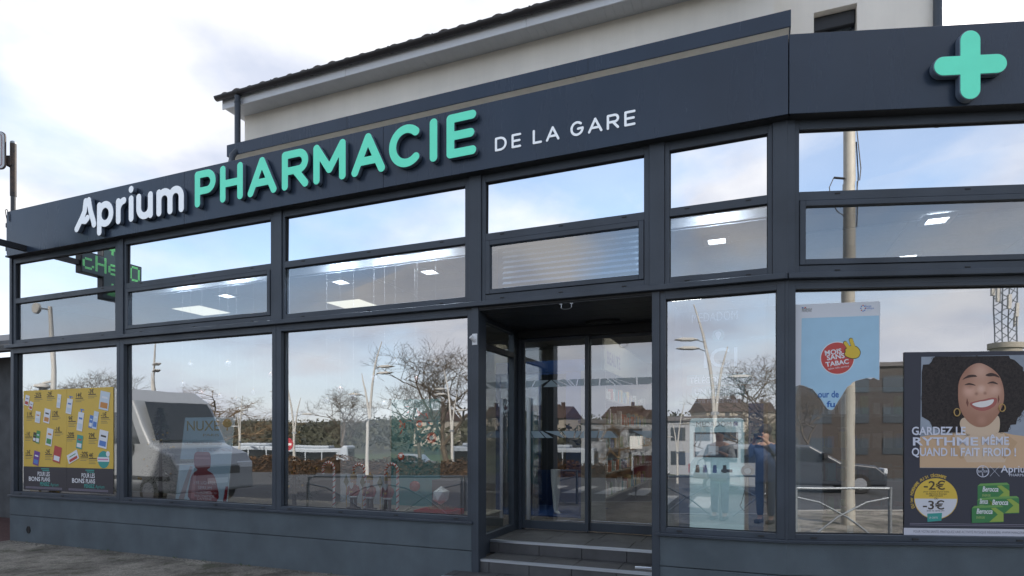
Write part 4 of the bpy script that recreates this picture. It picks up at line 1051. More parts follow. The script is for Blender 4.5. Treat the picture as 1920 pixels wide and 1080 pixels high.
# ---- nutcrackers
skin_m = mat('painted_face', (0.62, 0.38, 0.27), 0.5); coat_m = mat('tunic_red', (0.30, 0.03, 0.03), 0.5); boot_m = mat('boot_brown', (0.06, 0.025, 0.022), 0.45); fur = mat('white_fur', (0.66, 0.64, 0.62), 0.9); greenm = mat('pennant_green', (0.14, 0.13, 0.03), 0.6)
def nutcracker(u, v, label):
    t = thing('nutcracker', label, 'nutcracker', FA(u, v, .716), 'nutcracker figures in the display window')
    fr = frame(FA(u, v, .716), ANG_A)
    g = G(fr); g.box(-.075, .075, -.05, .05, 0, .018); part(g, 'base', boot_m, t, bevel=.004)
    for s_ in (-1, 1):
        g = G(fr); g.tube([(s_ * .028, 0, .018), (s_ * .028, 0, .09), (s_ * .026, 0, .15)], [.024, .02, .024], 10); part(g, 'leg', boot_m, t, smooth=True)
        g = G(fr); g.tube([(s_ * .06, 0, .27), (s_ * .078, -.005, .22), (s_ * .072, -.03, .17)], [.02, .018, .016], 8); part(g, 'arm', coat_m, t, smooth=True)
    g = G(fr); g.lathe([(.05, .14), (.058, .15), (.048, .20), (.052, .25), (.055, .285), (.02, .30)], (0, 0, 0), 14, 1, .8); bd = part(g, 'tunic', coat_m, t, smooth=True)
    g = G(fr); g.lathe([(.06, .138), (.064, .148), (.06, .158)], (0, 0, 0), 14, 1, .82); part(g, 'fur_trim', fur, bd)
    g = G(fr); g.box(-.02, .02, -.05, -.044, .2, .222); part(g, 'buckle', gold, bd)
    g = G(fr); g.lathe([(.02, .29), (.036, .305), (.038, .345), (.034, .37)], (0, 0, 0), 12); hd = part(g, 'head', skin_m, t, smooth=True)
    g = G(fr); g.prism([(-.028, .325), (.028, .325), (.022, .27), (0, .245), (-.022, .27)], -.046, -.032); part(g, 'beard', fur, hd)
    for s_ in (-1, 1):
        g = G(fr); g.ball((s_ * .014, -.036, .345), .005, 6); part(g, 'eye', black, hd)
    g = G(fr); g.lathe([(.042, .365), (.044, .372), (.038, .40), (.046, .425), (.03, .43), (.008, .44), (.006, .46)], (0, 0, 0), 12); part(g, 'hat', gold, t, smooth=True)
    g = G(fr); g.tube([(-.085, -.03, .02), (-.085, -.03, .36)], .005, 6); part(g, 'staff', gold, t)
    g = G(fr); g.prism([(-.085, .42), (-.125, .33), (-.085, .27), (-.05, .33)], -.036, -.028); part(g, 'pennant', greenm, t)
nutcracker(6.04, .5, 'leftmost of three red nutcracker soldiers in the third window')
nutcracker(6.30, .48, 'middle of three red nutcracker soldiers in the third window')
nutcracker(6.57, .46, 'rightmost of three red nutcracker soldiers in the third window')
g = G(FA); g.ball((6.93, .5, 1.02), .066, 18); t = thing('red_bauble', 'big red bauble hanging right of the nutcrackers', 'bauble', FA(6.93, .5, .95)); part(g, 'ball', mat('red_gloss', (0.40, 0.03, 0.03), 0.18, coat=.6), t, smooth=True)
g = G(FA); g.tube([(6.93, .5, 1.08), (6.93, .5, CZ)], .001, 4); part(g, 'thread', white_p, t)
PB_ = thing('dark_display_box', 'dark grey display block right of the candy canes', 'box', FA(7.25, .8, .716))
g = G(FA); g.box(7.02, 7.6, .75, 1.0, .716, 1.08); part(g, 'block', mat('display_dark', (0.06, 0.055, 0.06), .6), PB_, bevel=.004)
LN = thing('paper_lantern', 'white faceted paper lantern on straw at the right of the third window', 'lantern', FA(7.3, .4, .78))
me = bpy.data.meshes.new('lantern'); b_ = bmesh.new(); bmesh.ops.create_icosphere(b_, subdivisions=1, radius=.11); b_.to_mesh(me); b_.free()
for v_ in me.vertices: v_.co = FA(7.33, .42, .93) + v_.co
link('shade', me, whm, LN)
g = G(FA); rr = random.Random(6)
for k in range(260):
    a = rr.uniform(0, 6.28); d_ = rr.uniform(.02, .17); x, y = 7.33 + d_ * math.cos(a), .42 + d_ * .7 * math.sin(a); b2 = rr.uniform(0, 6.28)
    g.face([(x, y, .775), (x + .004, y + .004, .775), (x + .07 * math.cos(b2), y + .07 * math.sin(b2), .775 + rr.uniform(.0, .06))])
part(g, 'straw', mat('straw', (0.42, 0.30, 0.14), .9), LN)['kind'] = 'stuff'
TR = thing('red_tray', 'low red tray under the paper lantern', 'tray', FA(7.35, .3, .716))
g = G(FA); g.box(7.1, 7.55, .22, .55, .716, .73); part(g, 'bottom', redm, TR)
g = G(FA); g.box(7.1, 7.55, .21, .22, .716, .775); g.box(7.1, 7.55, .55, .56, .716, .775); g.box(7.09, 7.1, .21, .56, .716, .775); g.box(7.55, 7.56, .21, .56, .716, .775); part(g, 'rim', redm, TR)
# ================================================================== POSTERS
def flat(fr, v, poly, name, m, parent):
    g = G(fr); g.face([(p[0], v, p[1]) for p in poly]); return part(g, name, m, parent)
def smooth_poly(P, n=5):
    out_ = []
    k = len(P)
    for i in range(k):
        p0, p1, p2, p3 = (Vector(P[(i + j - 1) % k]) for j in range(4))
        for s_ in range(n):
            t = s_ / n
            out_.append(tuple(0.5 * ((2 * p1) + (p2 - p0) * t + (2 * p0 - 5 * p1 + 4 * p2 - p3) * t * t + (3 * p1 - p0 - 3 * p2 + p3) * t ** 3)))
    return out_
def disc(cx, cz, rx, rz=None, n=24, a0=0, a1=360):
    rz = rz or rx
    full = abs(a1 - a0) >= 360
    return [(cx + rx * math.cos(R(a0 + (a1 - a0) * k / (n if full else n - 1))), cz + rz * math.sin(R(a0 + (a1 - a0) * k / (n if full else n - 1)))) for k in range(n)]
def ink(name, c, rough=0.55): return mat('ink_' + name, c, rough)
yel = mat('poster_yellow', (0.70, 0.47, 0.075), 0.55, noise=0.02); blk = ink('charcoal', (0.045, 0.040, 0.048)); wht = ink('white', (0.78, 0.79, 0.82)); teal = ink('teal', (0.05, 0.33, 0.29)); dkt = ink('text', (0.06, 0.045, 0.03))
grey_t = ink('small_print', (0.30, 0.22, 0.10)); blu = ink('blue', (0.10, 0.22, 0.55)); redk = ink('red', (0.50, 0.07, 0.06)); pale = ink('pale', (0.60, 0.68, 0.75)); grn = ink('green', (0.08, 0.30, 0.10)); org = ink('orange', (0.60, 0.25, 0.06)); pur = ink('purple', (0.16, 0.06, 0.30)); pnk = ink('pink', (0.65, 0.25, 0.40)); lav = ink('lavender', (0.25, 0.23, 0.30))
# ---- the yellow offers poster: two sheets side by side, on the outside of the leftmost window
YP = thing('offers_poster', 'bright yellow poster of priced products with a dark footer in the leftmost window', 'poster', FA(1.2, 0.05, 0.79))
PV = 0.060
def yp(cx, cy):          # artwork coordinates -> wall
    s_ = (cx - 160) / 600
    top = 2.325; bot = 0.795
    return (0.19 + 2.05 * s_, top - (cy - (328 - 26 * s_)) / (995 + 26 * s_ - (328 - 26 * s_)) * (top - bot))
for a, b in ((0.19, 1.213), (1.217, 2.24)):
    g = G(FA); g.box(a, b, PV - 0.0008, PV + 0.0012, 1.155, 2.325); part(g, 'sheet', yel, YP)
    g = G(FA); g.box(a, b, PV - 0.0008, PV + 0.0012, 0.795, 1.1545); part(g, 'footer', blk, YP)
v1, v2, v3, v4 = PV - 0.0015, PV - 0.0022, PV - 0.0029, PV - 0.0036
def pack(cx, cy, w, h, tilt, cols, kind='box'):
    c = yp(cx, cy); w, h = w * 0.0030, h * 0.00205; t = R(-tilt)
    def rot(P, vv, m, nm='pack_shape'): return flat(FA, vv, [(c[0] + x * math.cos(t) - z_ * math.sin(t), c[1] + x * math.sin(t) + z_ * math.cos(t)) for x, z_ in P], nm, m, root)
    g = G(FA); P = [(-w / 2, -h / 2), (w / 2, -h / 2), (w / 2, h / 2), (-w / 2, h / 2)]
    sh_ = flat(FA, v1 + 0.0002, [(c[0] + .012 + x * math.cos(t) - z_ * math.sin(t), c[1] - .012 + x * math.sin(t) + z_ * math.cos(t)) for x, z_ in P], 'printed_shadow', ink('ochre', (0.52, 0.33, 0.05)), YP)
    root = YP
    body_ = rot(P, v2, cols[0], 'product_picture'); root = body_
    rot([(-w * .38, -h * .40), (w * .38, -h * .40), (w * .38, -h * .10), (-w * .38, -h * .10)], v3, cols[1])
    rot([(-w * .30, h * .12), (w * .30, h * .12), (w * .30, h * .22), (-w * .30, h * .22)], v3, cols[-1])
    if kind == 'pump':
        rot([(-w * .12, h / 2), (w * .12, h / 2), (w * .12, h * .62), (w * .45, h * .62), (w * .45, h * .68), (-w * .25, h * .68), (-w * .25, h * .62), (-w * .12, h * .62)], v2, blu)
for a in ((185, 392, 34, 78, 14, (wht, redk, lav)), (214, 428, 28, 62, 18, (wht, redk, lav)), (408, 397, 28, 100, 9, (wht, pale, pale)), (478, 432, 42, 110, 11, (wht, pale, blu), 'pump'), (705, 395, 68, 130, 10, (pale, org, wht)),
          (262, 505, 40, 85, 9, (wht, pale, org)), (326, 497, 48, 105, 11, (wht, org, dkt)), (551, 535, 42, 135, 10, (wht, pale, blu), 'pump'), (620, 535, 26, 90, 12, (blu, wht, pale)), (648, 525, 34, 125, 12, (pale, blu, wht)),
          (240, 640, 26, 70, 10, (dkt, wht, grn)), (263, 640, 30, 95, 10, (grn, wht, pale)), (343, 640, 48, 128, 11, (wht, grn, org)), (546, 672, 44, 98, 9, (teal, wht, redk)), (697, 653, 62, 125, 10, (wht, blu, dkt)),
          (252, 783, 46, 105, 11, (pur, blu, wht)), (397, 757, 58, 118, 12, (redk, wht, redk)), (502, 773, 82, 66, -22, (wht, redk, grn))): pack(*a)
c = yp(700, 790); flat(FA, v2, disc(c[0], c[1], .125, .125), 'round_picture', teal, YP); flat(FA, v3, [(c[0] - .13, c[1] - .03), (c[0] + .12, c[1] - .03), (c[0] + .12, c[1] + .035), (c[0] - .13, c[1] + .035)], 'pack_shape', wht, YP); flat(FA, v4, [(c[0] - .12, c[1] - .008), (c[0] + .1, c[1] - .008), (c[0] + .1, c[1] + .012), (c[0] - .12, c[1] + .012)], 'pack_shape', pnk, YP)
c = yp(727, 752); flat(FA, v3, disc(c[0], c[1], .04), 'round_badge', wht, YP)
for s_, cx, cy in (('-25%', 238, 368), ('-2€', 326, 362), ('14€', 520, 372), ('-2€', 602, 346), ('11€', 182, 498), ('12€', 362, 493), ('9€', 473, 528), ('-1€', 683, 503), ('-1€', 172, 634), ('-1€', 380, 600), ('-20%', 462, 636), ('29€', 605, 641), ('-3€', 174, 757), ('-2€', 313, 752), ('-20%', 552, 766), ('4€', 607, 776)):
    c = yp(cx, cy); text(s_, .088, (c[0], v2, c[1]), FA, dkt, YP, 'price_lettering', bold=.004, xs=.95)
    for j in range(3 + (cx % 2)):
        w_ = (.17, .20, .13, .15)[j]; z_ = c[1] - .022 - j * .024
        flat(FA, v2, [(c[0], z_), (c[0] + w_, z_), (c[0] + w_, z_ + (.013 if j == 0 else .008)), (c[0], z_ + (.013 if j == 0 else .008))], 'small_print', dkt if j == 0 else grey_t, YP)
for ox in (0.0, 1.02):
    text('01 NOVEMBRE', .030, (0.19 + ox + .42, v1, 1.12), FA, teal, YP, width=.19) if False else None
    for j, w_ in enumerate((.19, .16)): flat(FA, v1, [(.62 + ox + (.19 - w_), 1.118 - j * .026), (.81 + ox, 1.118 - j * .026), (.81 + ox, 1.132 - j * .026), (.62 + ox + (.19 - w_), 1.132 - j * .026)], 'small_print', teal, YP)
    text('POUR LES', .092, (.53 + ox, v1, 1.015), FA, wht, YP, bold=.003, width=.29)
    text('BONS', .092, (.315 + ox, v1, .935), FA, wht, YP, bold=.004, width=.275)
    text('PLANS', .088, (.625 + ox, v1, .935), FA, wht, YP, bold=.003, width=.20)
    text('PENSEZ', .075, (.59 + ox, v1, .868), FA, teal, YP, bold=.004, width=.225)
    text('Aprium', .072, (.84 + ox, v1, .868), FA, teal, YP, width=.19)
    for j in range(3): flat(FA, v1, [(.24 + ox, .842 - j * .011), (1.11 + ox, .842 - j * .011), (1.11 + ox, .847 - j * .011), (.24 + ox, .847 - j * .011)], 'small_print', lav, YP)
# something yellow standing behind the poster at the left
YB = thing('yellow_stand', 'yellow and red cardboard stand peeping out left of the offers poster', 'stand', FA(.1, .25, .716))
g = G(FA); g.prism([(-.1 + .16, .717), (.75, .717), (.75, 1.35), (.06, 1.12)], .22, .24); part(g, 'panel', mat('stand_yellow', (.55, .33, .05), .6), YB)
g = G(FA); g.prism([(.06, 1.05), (.75, 1.28), (.75, 1.35), (.06, 1.12)], .214, .2195); part(g, 'stripe', redk, YB)

# ---- light blue serum poster inside the second window
NP = thing('serum_poster', 'pale blue standing poster with a dark red serum bottle in the second window', 'poster', FA(3.5, .45, .716))
def npx(x, y):     # artwork coordinates -> wall
    t_ = (y - 785) / (945 - 785)
    xl, xr = 345 - 21 * t_, 436 - 9 * t_
    return (3.18 - .20 * t_ + (x - xl) / (xr - xl) * (.93 + .06 * t_), 1.885 - t_ * 1.17)
NV = .45
g = G(FA); g.prism([(2.985, .717), (3.975, .717), (4.11, 1.885), (3.18, 1.885)], NV, NV + .012); part(g, 'sheet', mat('poster_ice', (.66, .82, .88), .5), NP)
a1_, a2_, a3_ = NV - .001, NV - .002, NV - .003
text('NUXE', .20, (3.20, a1_, 1.70), FA, ink('gold', (.50, .36, .10)), NP, bold=.004, width=.62)
flat(FA, a1_, disc(3.98, 1.80, .085, .06), 'tree_crown', ink('gold', (.5, .36, .1)), NP); flat(FA, a1_, [(3.965, 1.70), (3.995, 1.70), (3.985, 1.76), (3.975, 1.76)], 'tree_trunk', ink('gold', (.5, .36, .1)), NP)
text('PARIS', .05, (3.52, a1_, 1.62), FA, ink('gold', (.5, .36, .1)), NP, width=.30)
text("L'ILLUMINATEUR REGARD", .062, (3.17, a1_, 1.50), FA, ink('maroon', (.16, .05, .06)), NP, width=.70)
text('QUI SAUVE NOS MATINS', .062, (3.40, a1_, 1.41), FA, ink('maroon', (.16, .05, .06)), NP, width=.66)
flat(FA, a1_, [(3.07, 1.21), (3.52, 1.22), (3.52, 1.30), (3.07, 1.29)], 'label_strip', ink('cream', (.55, .5, .36)), NP)
text('INNOVATION', .06, (3.09, a2_, 1.225), FA, ink('maroon', (.16, .05, .06)), NP, width=.40)
bot = smooth_poly([(3.37, 1.38), (3.52, 1.40), (3.66, 1.38), (3.67, 1.20), (3.61, 1.15), (3.72, 1.09), (3.78, .98), (3.79, .72), (3.27, .72), (3.28, .98), (3.33, 1.09), (3.42, 1.15), (3.36, 1.20)], 4)
flat(FA, a2_, bot, 'bottle_picture', ink('wine', (.36, .02, .03), .4), NP)
flat(FA, a3_, [(3.34, 1.06), (3.40, 1.08), (3.36, .74), (3.29, .74)], 'bottle_highlight', ink('wine_light', (.60, .16, .16)), NP)
flat(FA, a3_, [(3.37, 1.30), (3.66, 1.30), (3.66, 1.325), (3.37, 1.325)], 'bottle_highlight', ink('wine_light', (.60, .16, .16)), NP)
for s_, z_, w_, x_ in (('EYE LIGHTER', .945, .42, 3.345), ('SERUM', .875, .26, 3.43), ('HYALURONIC ACID', .815, .48, 3.31), ('NIACINAMIDE', .765, .38, 3.36), ('CAFFEINE', .725, .28, 3.41)):
    text(s_, .066 if z_ > .85 else .048, (x_, a3_ - .001, z_), FA, ink('rose', (.70, .58, .58)), NP, width=w_)
flat(FA, a2_, [(3.90, .72), (3.965, .72), (4.0, .93), (3.95, .93)], 'tube_picture', ink('wine', (.36, .02, .03)), NP)
flat(FA, a2_, [(3.05, .72), (3.16, .72), (3.33, 1.19), (3.28, 1.2)], 'dropper_picture', ink('rose_beige', (.55, .40, .38)), NP)

# ---- vinyl lettering on the narrow window by the corner
VL = thing('teleconsultation_lettering', 'faint white MEDADOM ICI lettering on the narrow window right of the doors', 'lettering', FA(10.4, .06, 1.9))
vin = mat('vinyl_white', (.9, .93, .95), .6, alpha=.95); vint = mat('vinyl_mint', (.45, .68, .66), .6, alpha=.5); vinf = mat('vinyl_faint', (.88, .92, .95), .6, alpha=.75)
VV = .0775
def vp(x, y): return (9.96 + (x - 1252) * .00461, 1.62 + (818 - y) * .00482)
def vtext(s_, x0, x1, y0, y1, m, bold=0.0, vv=VV):
    a, b = vp(x0, y1), vp(x1, y0); text(s_, (b[1] - a[1]) / .7, (a[0], vv, a[1]), FA, m, VL, bold=bold, width=b[0] - a[0])
a, b = vp(1264, 985), vp(1436, 562); flat(FA, .0805, [(a[0], a[1]), (b[0], a[1]), (b[0], b[1]), (a[0], b[1])], 'clear_film', mat('clear_film', (.75, .82, .90), .5, alpha=.16), VL)
vtext('MEDADOM', 1297, 1384, 580, 597, vinf)
for ch_, xa, xb in (('I', 1318, 1324), ('C', 1331, 1368), ('I', 1375, 1381)): vtext(ch_, xa, xb, 649, 686, vin, .004)
for x0, x1, y0, y1 in ((1288, 1411, 699, 720), (1298, 1399, 722, 741)):
    a, b = vp(x0, y1), vp(x1, y0); flat(FA, VV + .0012, rrect(a[0], b[0], a[1], b[1], .02), 'pill', vint, VL)
vtext('TÉLÉCONSULTEZ', 1294, 1406, 704, 716, vin, .002); vtext('UN MÉDECIN', 1303, 1394, 726, 737, vin, .002); vtext('Sans rendez-vous !', 1304, 1391, 744, 754, vin)
c = vp(1349, 625); flat(FA, VV + .0008, disc(c[0], c[1], .056), 'round_icon', vint, VL)
pin = [(c[0] + .026 * math.cos(R(a)), c[1] + .01 + .026 * math.sin(R(a))) for a in range(-30, 211, 15)] + [(c[0], c[1] - .045)]
flat(FA, VV, pin, 'pin_icon', vin, VL)
# ---- teleconsultation kiosk
KS = thing('teleconsultation_kiosk', 'pale blue medical kiosk with a screen and headset behind the narrow window', 'kiosk', FA(10.37, .6, ZF))
kb = mat('kiosk_white', (.60, .76, .78), .35, coat=.3, emit=(.55, .78, .80), estr=.16)  # cabinet given a slight glow so it shows through the reflections
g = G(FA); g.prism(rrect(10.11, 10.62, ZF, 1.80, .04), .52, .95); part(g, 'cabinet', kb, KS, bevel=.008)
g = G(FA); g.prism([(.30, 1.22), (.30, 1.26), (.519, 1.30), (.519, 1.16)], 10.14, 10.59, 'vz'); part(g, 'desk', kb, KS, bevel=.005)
g = G(FA); g.box(10.15, 10.57, .508, .5195, 1.41, 1.66); sc_ = part(g, 'screen', mat('screen_dark', (.02, .025, .03), .15), KS)
g = G(FA); g.box(10.17, 10.36, .505, .5075, 1.43, 1.64); part(g, 'screen_picture', mat('screen_image', (.25, .29, .32), .3, emit=(.3, .36, .40), estr=.3), sc_)
text('MEDADOM', .075, (10.17, .5185, 1.715), FA, ink('slate_text', (.10, .13, .15)), KS, width=.33)
flat(FA, .5185, disc(10.545, 1.742, .024), 'emblem', blu, KS)
for x_, m_ in ((10.20, boot_m), (10.27, blu), (10.36, blu), (10.45, black)):
    g = G(FA); g.tube([(x_, .36, 1.262), (x_, .37, 1.34)], [.022, .016], 10); part(g, 'instrument', m_, KS)
g = G(FA); g.box(10.42, 10.52, .36, .42, 1.275, 1.30); part(g, 'instrument_cradle', black, KS)
HS = thing('headset', 'black headset hanging on the right side of the kiosk', 'headset', FA(10.66, .5, 1.25))
g = G(FA); g.tube([(10.655 + .045 * math.cos(R(a)), .47, 1.285 + .045 * math.sin(R(a))) for a in range(0, 361, 24)], .016, 8); part(g, 'ear_cup', black, HS, smooth=True)
g = G(FA); g.prism(disc(10.655, 1.285, .03, n=14), .468, .476); part(g, 'ear_pad', white_p, HS)
g = G(FA); g.box(10.625, 10.665, .47, .51, 1.34, 1.44); part(g, 'headband', black, HS, bevel=.008)
g = G(FA); g.tube([(10.65, .47, 1.24), (10.63, .47, 1.10), (10.60, .46, .98), (10.585, .46, .95), (10.62, .46, .90), (10.67, .46, .92), (10.69, .46, 1.0), (10.67, .46, 1.12), (10.66, .47, 1.24)], .003, 5); part(g, 'cord', black, HS)
# blue display panels on both sides of the kiosk
bp = mat('panel_blue', (.035, .09, .22), .5)
g = G(FA); g.box(10.66, 10.80, .75, .77, ZF, 1.95); tag(g.build('blue_pull_up_banner', bp), 'narrow dark blue banner right of the kiosk', 'panel')
g = G(FA); g.box(9.98, 10.09, .75, .77, ZF, 1.45); tag(g.build('blue_pull_up_banner', bp), 'narrow dark blue banner left of the kiosk', 'panel')

# ---- torn light-blue poster on the corner window
TP = thing('torn_poster', 'torn light blue MOIS SANS TABAC poster on the window right of the corner', 'poster', FB(.45, .058, 2.1))
def tp(x, y): return (.10 + (x - 1492) * .00452, 2.79 - (y - 568) * .00469)
TV = .0585
def tflat(P, k, nm, m, par=None): return flat(FB, TV - k * .0006, [tp(*p) for p in P], nm, m, par or TP)
c8 = lambda x, y: (1460 + x / 4.154, 540 + y / 4.154)
sheet = [c8(*p) for p in ((138, 124), (783, 110), (793, 130), (785, 720), (760, 710), (740, 700), (720, 712), (690, 702), (650, 712), (610, 722), (575, 738), (568, 752), (540, 770), (520, 800), (490, 850), (470, 880), (455, 905), (430, 945), (412, 950), (385, 940), (360, 905), (340, 870), (300, 820), (270, 785), (240, 775), (205, 760), (170, 752), (138, 762))]
tflat(sheet, 0, 'sheet', ink('poster_white', (.70, .72, .76)))
bluep = [c8(*p) for p in ((186, 232), (783, 220), (783, 716), (760, 706), (740, 697), (700, 700), (650, 708), (610, 720), (577, 735), (566, 750), (538, 768), (518, 800), (488, 850), (455, 903), (430, 943), (412, 947), (387, 938), (362, 903), (342, 868), (302, 818), (272, 783), (240, 772), (205, 757), (178, 751))]
tflat(bluep, 1, 'blue_field', mat('ink_sky', (.40, .62, .78), .55, noise=.03))
ctr = c8(462, 546); cc = tp(*ctr); rr_ = .138
flat(FB, TV - .0012, disc(cc[0], cc[1], rr_ * 1.05, rr_ * 1.05, 36), 'badge_rim', wht, TP); bd_ = flat(FB, TV - .0018, disc(cc[0], cc[1], rr_, rr_, 36), 'badge', ink('badge_red', (.55, .075, .065)), TP)
for s_, x, y, w_ in (('MOIS', 365, 525, .142), ('SANS', 382, 562, .150), ('TABAC', 374, 612, .196)):
    p = tp(*c8(x, y)); text(s_, .060 if s_ != 'TABAC' else .056, (p[0], TV - .0026, p[1]), FB, wht, TP, bold=.0035, width=w_, rot=R(8))
p = tp(*c8(392, 636)); text('tabac info service', .024, (p[0], TV - .0026, p[1]), FB, wht, TP, width=.175, rot=R(8))
hy = ink('hand_yellow', (.72, .50, .05)); hk = ink('hand_line', (.03, .03, .03))
def hand(k, grow, m, nm):
    def P(L0): return [c8(*q) for q in L0]
    palm = smooth_poly([(520, 520), (545, 460), (585, 455), (615, 465), (636, 500), (625, 535), (595, 548), (560, 545)], 5)
    def grow_(poly):
        cx = sum(p_[0] for p_ in poly) / len(poly); cy = sum(p_[1] for p_ in poly) / len(poly)
        return [(p_[0] + (p_[0] - cx) / max(1, math.hypot(p_[0] - cx, p_[1] - cy)) * grow, p_[1] + (p_[1] - cy) / max(1, math.hypot(p_[0] - cx, p_[1] - cy)) * grow) for p_ in poly]
    def cap(x0, y0, x1, y1, r_):
        a = math.atan2(y1 - y0, x1 - x0)
        return [(x1 + r_ * math.cos(a + R(t)), y1 + r_ * math.sin(a + R(t))) for t in range(-90, 91, 18)] + [(x0 + r_ * math.cos(a + R(t)), y0 + r_ * math.sin(a + R(t))) for t in range(90, 271, 18)]
    for i, sh_ in enumerate((cap(558, 480, 523, 430, 13), cap(590, 475, 567, 408, 14), palm, cap(535, 485, 555, 505, 13), cap(530, 512, 560, 525, 12))):
        tflat(P(grow_(sh_)), k + i * .35, nm, m)
hand(4, 5, hk, 'hand_outline'); hand(6.2, 0, hy, 'hand')
p = tp(*c8(330, 850)); text('our de', .082, (p[0] - .02, TV - .0012, p[1]), FB, ink('strong_blue', (.03, .13, .42)), TP, bold=.004, width=.175)
p = tp(*c8(385, 925)); text('fu', .075, (p[0] - .005, TV - .0012, p[1]), FB, ink('strong_blue', (.03, .13, .42)), TP, bold=.004, width=.07)
p = tp(*c8(186, 168)); text('RÉPUBLIQUE', .024, (p[0], TV - .0007, p[1]), FB, dkt, TP, width=.085); p = tp(*c8(186, 182)); text('FRANÇAISE', .024, (p[0], TV - .0007, p[1]), FB, dkt, TP, width=.082)
flat(FB, TV - .0007, [tp(*c8(*q)) for q in ((186, 145), (200, 145), (200, 154), (186, 154))], 'flag_blue', blu, TP); flat(FB, TV - .0007, [tp(*c8(*q)) for q in ((207, 145), (220, 145), (220, 154), (207, 154))], 'flag_red', redk, TP)
for i, s_ in enumerate(('Santé', 'publique', 'France')):
    p = tp(*c8(677, 153 + i * 16)); text(s_, .026, (p[0], TV - .0007, p[1]), FB, (blu, blu, pale)[i], TP, width=(.05, .072, .048)[i])
for a in range(8):
    q = tp(*c8(660 + 17 * math.cos(a * .785), 162 + 22 * math.sin(a * .785))); flat(FB, TV - .0007, disc(q[0], q[1], .006, n=8), 'logo_dot', blu if a % 3 else redk, TP)

# ---- the portrait poster
WP = thing('portrait_poster', 'dark poster with a laughing curly haired woman and offers in the corner window', 'poster', FB(1.6, .055, .76))
WV_ = .0575
def wp_(x, y): return (1.03 + (x - 1700) * .00418, 2.35 - (y - 661) * .00465)
def wflat(P, k, nm, m): return flat(FB, WV_ - k * .0006, [wp_(*p) for p in P], nm, m, WP)
pink_d = ink('poster_dark', (.040, .042, .060))
g = G(FB); g.box(1.015, 2.20, WV_, WV_ + .002, .825, 2.35); part(g, 'sheet', pink_d, WP)
g = G(FB); g.box(1.012, 2.20, WV_, WV_ + .002, .762, .8245); part(g, 'footer', ink('footer_grey', (.62, .62, .68)), WP)
wflat([(1730, 670), (1985, 668), (1985, 877), (1727, 877)], 1, 'photo_field', mat('ink_backdrop', (.30, .34, .40), .6, noise=.15, scale=4))
e = lambda x, y: (1460 + x / 2.4545, 640 + y / 2.4545)
# garment, neck
wflat([e(*p) for p in ((655, 440), (700, 432), (800, 425), (845, 415), (1030, 415), (1100, 430), (1280, 450), (1280, 580), (655, 580))], 2, 'jacket', ink('jacket', (.62, .42, .26)))
wflat([e(*p) for p in ((815, 420), (850, 500), (880, 555), (1060, 555), (1090, 480), (1050, 415), (940, 400))], 2.6, 'jumper', ink('jumper', (.66, .50, .36)))
for q in (((815, 420), (790, 470), (850, 540), (868, 536), (830, 470)), ((1050, 415), (1120, 465), (1060, 540), (1046, 530), (1085, 470))): wflat([e(*p) for p in q], 3.0, 'collar', ink('collar', (.55, .36, .21)))
# hair: a big curly mass with an uneven outline
rh = random.Random(8); H0 = []
for k in range(90):
    a = 2 * math.pi * k / 90; rx, ry = 272, 216
    rr2 = 1 + rh.uniform(-.045, .045) + .03 * math.sin(a * 3)
    x, y = 905 + rx * rr2 * math.cos(a), 245 - ry * rr2 * math.sin(a)
    H0.append((max(664, x), max(73, min(420, y))))
wflat([e(*p) for p in H0], 3.4, 'hair', mat('ink_hair', (.024, .018, .017), .7, noise=.6, scale=45))
g = G(FB)
for k in range(420):           # stray curls round the outline and through the mass
    a = rh.uniform(0, 6.28); d_ = rh.uniform(.80, 1.07) if k % 2 else rh.uniform(.5, .95); x, y = 905 + 258 * d_ * math.cos(a), 245 - 205 * d_ * math.sin(a)
    if y < 76 or y > 425 or x < 668: continue
    r2 = rh.uniform(5, 10); a0 = rh.uniform(0, 360); wv = 1.6
    for t in range(0, 240, 40):
        q = [(x + (r2 + s_) * math.cos(R(a0 + tt)), y + (r2 + s_) * math.sin(R(a0 + tt))) for s_, tt in ((0, t), (wv, t), (wv, t + 40), (0, t + 40))]
        g.face([(*[wp_(*e(*p))[0]], WV_ - .0024, wp_(*e(*p))[1]) for p in q])
part(g, 'curls', mat('ink_curl', (.045, .034, .032), .7), WP)['kind'] = 'stuff'
wflat([e(*p) for p in smooth_poly([(850, 365), (880, 350), (1000, 345), (1032, 350), (1035, 400), (1020, 425), (960, 437), (880, 425), (850, 395)])], 5, 'turtleneck', ink('jumper', (.66, .50, .36)))
face_pts = smooth_poly([(838, 235), (842, 190), (862, 150), (895, 118), (940, 105), (990, 125), (1030, 160), (1050, 205), (1056, 255), (1048, 300), (1020, 350), (985, 385), (950, 396), (915, 390), (880, 365), (850, 320), (840, 280)], 5)
